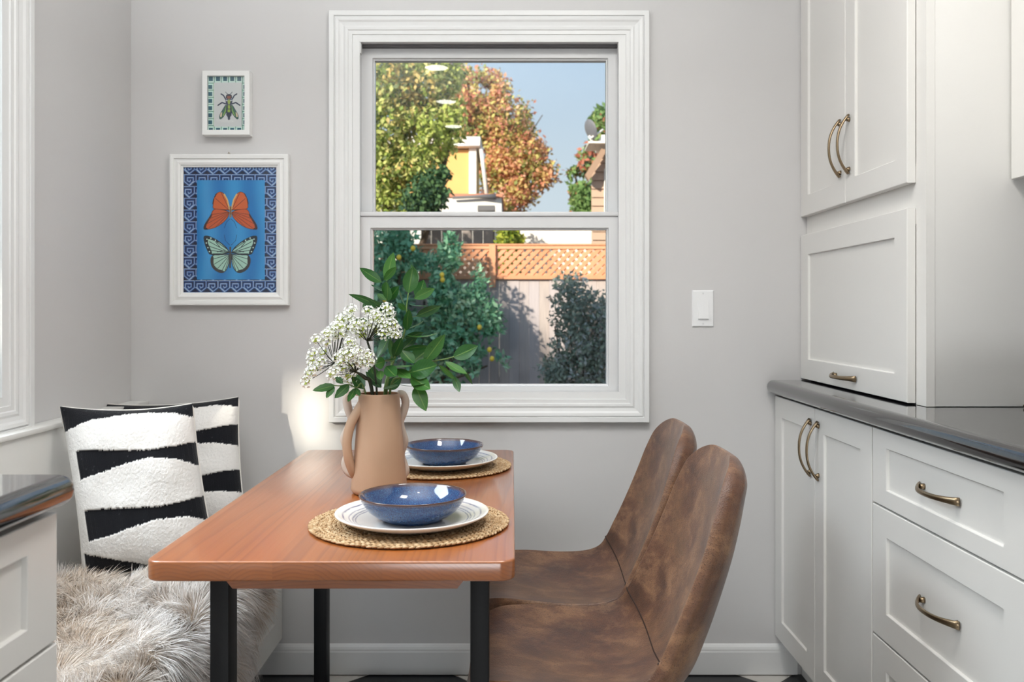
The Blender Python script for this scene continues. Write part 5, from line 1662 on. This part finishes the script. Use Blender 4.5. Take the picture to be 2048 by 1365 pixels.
Yg = 13.0
gs = empty('board_shed', (P(900, 0, Yg)[0], Yg, GZ), 'grey vertical-board shed wall behind the fence', 'shed')
x0, x1 = P(842, 0, Yg)[0], P(989, 0, Yg)[0]
xx = x0
while xx < x1 - .02:
    box('board', xx, min(xx + .15, x1), Yg, Yg + .02, GZ, P(0, 442, Yg)[2], M_SHED, gs, 0.002, 1)
    xx += .155
box('corner_post', x1 + .002, P(1000, 0, Yg)[0], Yg - .02, Yg + .08, GZ, P(0, 436, Yg)[2], M_WHITE_EXT, gs, .003, 1)
box('side_wall', x1 - .05, x1 + .0, Yg + .1, Yg + 1.8, GZ, P(0, 442, Yg)[2], M_SHED, gs, 0, 1)

Yg2 = 17.0
an = empty('white_annex', (P(900, 0, Yg2)[0], Yg2, GZ), 'low white flat-roofed building with terracotta edge behind the trees', 'building')
box('wall', P(700, 0, Yg2)[0], P(1003, 0, Yg2)[0], Yg2, Yg2 + 2.5, GZ, P(0, 396, Yg2)[2], M_WHITE_EXT, an, 0)
box('roof_edge', P(700, 0, Yg2)[0], P(1006, 0, Yg2)[0], Yg2 - .04, Yg2 + 2.5, P(0, 395.5, Yg2)[2], P(0, 388, Yg2)[2], M_TERRA, an, .01, 1)
tube('gutter', [P(905, 396, Yg2 - .12), P(960, 393, Yg2 - .12), P(992, 394, Yg2 - .12)], [.025, .03, .06], M_GUTTER, an, 8)
box('roof_vent', P(955, 0, Yg2 - .5)[0], P(990, 0, Yg2 - .5)[0], Yg2 - .5, Yg2 - .2, P(0, 428, Yg2)[2], P(0, 417, Yg2)[2], M_GUTTER, an, .01, 1)

Yh = 20.0
yh_ = empty('yellow_house', (P(850, 0, Yh)[0], Yh, GZ), 'yellow stucco house with white eaves half hidden by the left tree', 'house')
x0, x1 = P(690, 0, Yh)[0], P(952, 0, Yh)[0]
box('wall', x0, x1, Yh, Yh + 2, GZ, P(0, 300, Yh)[2], M_YELLOW, yh_, 0)
box('eave', x0, P(962, 0, Yh)[0], Yh - .25, Yh + 2, P(0, 297, Yh)[2], P(0, 277, Yh)[2], M_WHITE_EXT, yh_, .02, 1)
box('corner_trim', P(938, 0, Yh)[0], P(953, 0, Yh)[0], Yh - .06, Yh + .1, GZ, P(0, 297, Yh)[2], M_WHITE_EXT, yh_, .01, 1)
tube('downpipe', [P(962, 296, Yh - .1), P(966, 330, Yh - .1), P(974, 395, Yh - .1)], .045, M_WHITE_EXT, yh_, 8)
for k, (pa, pb) in enumerate(((775, 800), (880, 915))):
    fr_ = box('window', P(pa, 0, Yh)[0], P(pb, 0, Yh)[0], Yh - .03, Yh - .001, P(0, 384, Yh)[2], P(0, 345, Yh)[2], M_WHITE_EXT, yh_, .005, 1) if k == 0 else None

Yw2 = 12.6
ww = empty('white_garage', (P(1110, 0, Yw2)[0], Yw2, GZ), 'white garage wall seen just above the lattice', 'garage')
box('wall', P(1040, 0, Yw2)[0], 1.17, Yw2, Yw2 + 2, GZ, P(0, 458, Yw2)[2], M_WHITE_EXT, ww, 0)
box('roof_slab', P(1036, 0, Yw2)[0], 1.175, Yw2 - .03, Yw2 + 2, P(0, 457.5, Yw2)[2], P(0, 452, Yw2)[2], M_WHITE_EXT, ww, .01, 1)

# tan house on the right with lap siding, eave and satellite dish
Yr = 11.2
rh = empty('tan_house', (P(1240, 0, Yr)[0], Yr, GZ), 'tan lap-sided house with brown eave at the right edge of the window view', 'house')
x0 = P(1183, 0, Yr)[0]
zt = P(0, 300, Yr)[2]
zk = P(0, 338, Yr)[2]
xk = P(1207, 0, Yr)[0]
def gable_x(z): return x0 if z <= zk else x0 + (xk - x0) * (z - zk) / (zt - zk)
bm = bmesh.new()
pr_ = [(x0 + .02, GZ), (x0 + 3.5, GZ), (x0 + 3.5, zt), (xk + .02, zt), (x0 + .02, zk)]
a = [bm.verts.new((q[0], Yr + .02, q[1])) for q in pr_]; b = [bm.verts.new((q[0] + 0.40, Yr + 3.2, q[1])) for q in pr_]
bm.faces.new(a); bm.faces.new(b[::-1])
for q in range(5): bm.faces.new((a[q], b[q], b[(q + 1) % 5], a[(q + 1) % 5]))
from_bm('wall', bm, M_TAN, rh)
bm = bmesh.new()
zz = GZ
while zz < zt - .11:
    xa_ = gable_x(zz + .105)
    vs2 = [bm.verts.new(c) for c in ((xa_, Yr + .02, zz), (x0 + 3.5, Yr + .02, zz), (x0 + 3.5, Yr + .012, zz + .105), (xa_, Yr + .012, zz + .105), (xa_, Yr - .012, zz), (x0 + 3.5, Yr - .012, zz))]
    bm.faces.new((vs2[4], vs2[5], vs2[2], vs2[3])); bm.faces.new((vs2[0], vs2[1], vs2[5], vs2[4])); bm.faces.new((vs2[0], vs2[4], vs2[3]))
    zz += .11
o = from_bm('siding', bm, M_TAN, rh); o['kind'] = 'stuff'
# sloping rake board rising to the right, and a white flat parapet
bm = bmesh.new()
pa, pb = P(1170, 350, Yr - .25), P(1203, 297, Yr - .25)
for dy in (0, .45):
    pass
vs2 = []
for dy in (0, .14):
    vs2.append([bm.verts.new(c) for c in ((pa[0], pa[1] + dy, pa[2]), (pb[0], pb[1] + dy, pb[2]), (pb[0] + .07, pb[1] + dy, pb[2] - .02), (pa[0] + .05, pa[1] + dy, pa[2] - .07))])
bm.faces.new(vs2[0]); bm.faces.new(vs2[1][::-1])
for q in range(4): bm.faces.new((vs2[0][q], vs2[1][q], vs2[1][(q + 1) % 4], vs2[0][(q + 1) % 4]))
from_bm('rake_board', bm, M_TAN_TRIM, rh)
box('parapet', P(1172, 0, Yr)[0], x0 + 3.5, Yr - .35, Yr + .2, P(0, 297, Yr)[2], P(0, 293, Yr)[2], M_WHITE_EXT, rh, .005, 1)
box('roof_box', P(1198, 0, Yr)[0], x0 + 1.5, Yr - .3, Yr + .5, P(0, 293, Yr)[2], P(0, 279, Yr)[2], M_WHITE_EXT, rh, .005, 1)
wf = box('window', P(1208, 0, Yr)[0], P(1240, 0, Yr)[0], Yr - .03, Yr + .0, P(0, 430, Yr)[2], P(0, 338, Yr)[2], M_WHITE_EXT, rh, .005, 1)
box('pane', P(1212, 0, Yr)[0], P(1236, 0, Yr)[0], Yr - .034, Yr - .031, P(0, 425, Yr)[2], P(0, 345, Yr)[2], M_DISH, wf, 0)

dsh = empty('satellite_dish', P(1185, 293, Yr - .2), 'grey satellite dish on the roof edge of the tan house', 'satellite dish')
bm = bmesh.new()
rr_ = [(0, 0), (.05, .004), (.09, .014), (.118, .026), (.120, .030), (.09, .019), (.05, .009), (0, .005)]
rings = []
n = 28
for r_, z_ in rr_:
    rings.append([Vector((r_ * math.cos(2 * math.pi * k / n), r_ * 1.08 * math.sin(2 * math.pi * k / n), z_)) for k in range(n)])
M_ = Matrix.Translation(P(1178, 260, Yr - .3)) @ Vector((.80, .45, .35)).to_track_quat('Z', 'Y').to_matrix().to_4x4()
vv = [[bm.verts.new(M_ @ p) for p in rg_] for rg_ in rings]
for a, b in zip(vv[:-1], vv[1:]):
    for k in range(n): bm.faces.new((a[k], a[(k + 1) % n], b[(k + 1) % n], b[k])).smooth = True
bmesh.ops.remove_doubles(bm, verts=bm.verts, dist=1e-5)
from_bm('reflector', bm, M_DISH, dsh)
tube('feed_arm', [P(1180, 277, Yr - .3), P(1194, 268, Yr - .3), P(1206, 259, Yr - .3)], .012, M_WHITE_EXT, dsh, 6)
tube('mast', [P(1178, 272, Yr - .28), P(1184, 282, Yr - .25), P(1190, 293, Yr - .2)], .016, M_WHITE_EXT, dsh, 8)

# trees
Y1 = 12.2
t1 = empty('leafy_tree', (P(790, 0, Y1)[0], Y1 + .8, GZ), 'large yellow-green tree filling the left of the upper window', 'tree')
bl_ = [blob(780, 160, Y1, 70, 70, .8, 3), blob(850, 170, Y1, 60, 60, .7, 2.4), blob(770, 260, Y1, 75, 70, .8, 3), blob(850, 270, Y1, 55, 60, .7, 2.4), blob(760, 350, Y1, 60, 60, .7, 2), blob(905, 150, Y1, 25, 35, .4, .7), blob(820, 90, Y1, 110, 50, .9, 2),
       blob(905, 240, Y1 - .1, 28, 55, .4, .9), blob(830, 330, Y1 - .2, 45, 40, .5, 1.1), blob(700, 250, Y1, 70, 160, .9, 2), blob(775, 410, Y1, 60, 40, .6, 1)]
leaf_cloud('crown', bl_, 17000, 0.085, [((176, 190, 96), 3), ((208, 212, 130), 3), ((140, 160, 80), 2), ((224, 214, 144), 1.4), ((112, 124, 84), 1.3), ((210, 184, 116), .6)], t1, M_FOLIAGE, 51, .6, .35, .6, .28)
bl_ = [blob(862, 385, Y1 - .5, 36, 44, .4, 2), blob(840, 405, Y1 - .5, 40, 35, .4, 1.2), blob(885, 345, Y1 - .4, 14, 16, .3, .3)]
leaf_cloud('foliage', bl_, 2600, 0.075, [((74, 108, 76), 2), ((98, 130, 84), 1.5), ((60, 90, 70), 1)], t1, M_FOLIAGE, 52, .6, .3, .6)  # lower bunch in darker greens, its shade put into the leaf colours
bx = P(790, 0, Y1)[0]
twigs('trunk', [([(bx, Y1 + .8, GZ), (bx + .1, Y1 + .7, 1.5), (bx, Y1 + .5, 3.0), (bx + .1, Y1 + .3, 4.4)], .13), ([(bx + .1, Y1 + .7, 1.5), (bx + .5, Y1 + .3, 2.6), (bx + .8, Y1, 3.7)], .06), ([(bx, Y1 + .6, 2.4), (bx - .4, Y1, 3.2), (bx - .6, Y1, 4.2)], .05), ([(bx + .5, Y1 + .3, 2.6), (bx + .6, Y1 + .1, 2.8), (bx + .75, Y1, 3.0)], .02)], M_BARK, t1)

Y2 = 25.0
t2 = empty('maple_tree', (P(970, 0, Y2)[0], Y2, GZ), 'autumn maple with orange and red leaves in the middle of the window', 'tree')
bl_ = [blob(950, 200, Y2, 55, 60, 1.0, 2.4), blob(1010, 250, Y2, 58, 60, 1.0, 2.4), blob(960, 300, Y2, 60, 60, 1.0, 2.2), blob(1040, 330, Y2, 55, 50, 1.0, 2), blob(1020, 390, Y2, 40, 45, .9, 1.5), blob(1085, 350, Y2, 32, 30, .7, .8), blob(920, 150, Y2, 30, 22, .6, .5),
       blob(975, 160, Y2, 28, 22, .6, .4), blob(1050, 390, Y2, 28, 26, .6, .5), blob(1045, 260, Y2, 25, 40, .6, .5), blob(1010, 440, Y2, 30, 40, .7, .6), blob(930, 400, Y2, 60, 60, .9, 1), blob(905, 200, Y2, 42, 60, .9, 1.6), blob(990, 185, Y2, 36, 36, .8, 1.2), blob(1060, 300, Y2, 36, 36, .8, 1), blob(968, 262, Y2, 50, 48, .8, 3), blob(995, 330, Y2, 40, 50, .8, 2), blob(930, 240, Y2, 36, 40, .8, 1.4)]
leaf_cloud('crown', bl_, 25000, 0.13, [((230, 172, 134), 3), ((232, 202, 134), 2.6), ((216, 146, 122), 1.8), ((200, 192, 112), 2.6), ((146, 158, 92), 2.0), ((238, 192, 164), 1.4)], t2, M_FOLIAGE, 53, .65, .08, 0.0, .25)
leaf_cloud('foliage', [blob(962, 258, Y2, 36, 36, .6, 2), blob(985, 290, Y2, 26, 36, .6, 1), blob(945, 215, Y2, 34, 30, .6, 1)], 2600, 0.13, [((230, 172, 134), 3), ((232, 202, 134), 2.6), ((216, 146, 122), 1.8), ((200, 192, 112), 2.6), ((146, 158, 92), 2.0)], t2, M_FOLIAGE, 57, .65, .02)
bx = P(975, 0, Y2)[0]
tw = [([(bx, Y2, GZ), (bx, Y2, 3), (bx + .1, Y2, 5)], .16)]
for px, py in ((985, 150), (1062, 262), (1110, 340), (930, 140), (1085, 230), (1105, 300), (1070, 400), (1000, 135)):
    e = Vector(P(px, py, Y2 - .3)); s_ = Vector((bx, Y2, 3.2 + random.random()))
    tw.append(([s_, s_.lerp(e, .5) + Vector((0, 0, .25)), e], .024))
twigs('branches', tw, M_BARK, t2)

Y3 = 21.0
t3 = empty('red_tree', (P(1195, 0, Y3)[0], Y3, GZ), 'small green and red tree behind the tan house', 'tree')
bl_ = [blob(1165, 385, Y3, 24, 38, .7, 2), blob(1150, 350, Y3, 14, 14, .4, .6), blob(1185, 320, Y3, 25, 35, .7, 1.4), blob(1200, 250, Y3, 20, 34, .7, 1.4), blob(1190, 420, Y3, 30, 30, .7, 1.2), blob(1160, 430, Y3, 18, 18, .5, .5)]
leaf_cloud('crown', bl_, 4500, 0.15, [((124, 156, 92), 3), ((162, 180, 112), 1.5), ((200, 124, 100), 1.4), ((92, 118, 96), 1.4)], t3, M_FOLIAGE, 54, .6, .2, 0.0, .28)
bx = P(1195, 0, Y3)[0]
twigs('branches', [([(bx, Y3, GZ), (bx, Y3, 2.5), (bx - .2, Y3, 4)], .1), ([(bx, Y3, 2.5), (bx - .3, Y3, 3.4), P(1150, 350, Y3)], .05), ([(bx, Y3, 3.4), P(1200, 250, Y3)], .05)], M_BARK, t3)

# unseen blocks added left of the kitchen to shade the fence and left window
nb = empty('shade_caster', (-7.5, -1.0, GZ), 'unseen house-shaped block left of the kitchen, added to cast shade', 'house')
bm = bmesh.new()
prof_ = [(-12.0, GZ), (-5.3, GZ), (-5.3, 4.85), (-6.05, 4.85), (-7.9, 7.25), (-9.8, 4.85), (-12.0, 4.85)]
a = [bm.verts.new((x_, -0.2, z_)) for x_, z_ in prof_]; b = [bm.verts.new((x_ - 2.02, -3.2, z_)) for x_, z_ in prof_]
bm.faces.new(a); bm.faces.new(b[::-1])
for q in range(len(prof_)): bm.faces.new((a[q], b[q], b[(q + 1) % len(prof_)], a[(q + 1) % len(prof_)]))
from_bm('wall', bm, M_WHITE_EXT, nb)
box('sun_block_rear', -3.03, -3.0, -4.0, -0.86, GZ, 3.4, M_WHITE_EXT, nb, 0)  # screens added out of view to trim the sun through the left window
box('sun_block_front', -2.90, -2.88, -0.46, 0.9, GZ, 2.52, M_WHITE_EXT, nb, 0)
box('sun_block_low', -2.90, -2.88, -0.86, -0.461, GZ, 2.17, M_WHITE_EXT, nb, 0)
box('sun_block_top', -5.1, -2.95, -0.87, 0.9, 2.52, 4.9, M_WHITE_EXT, nb, 0)
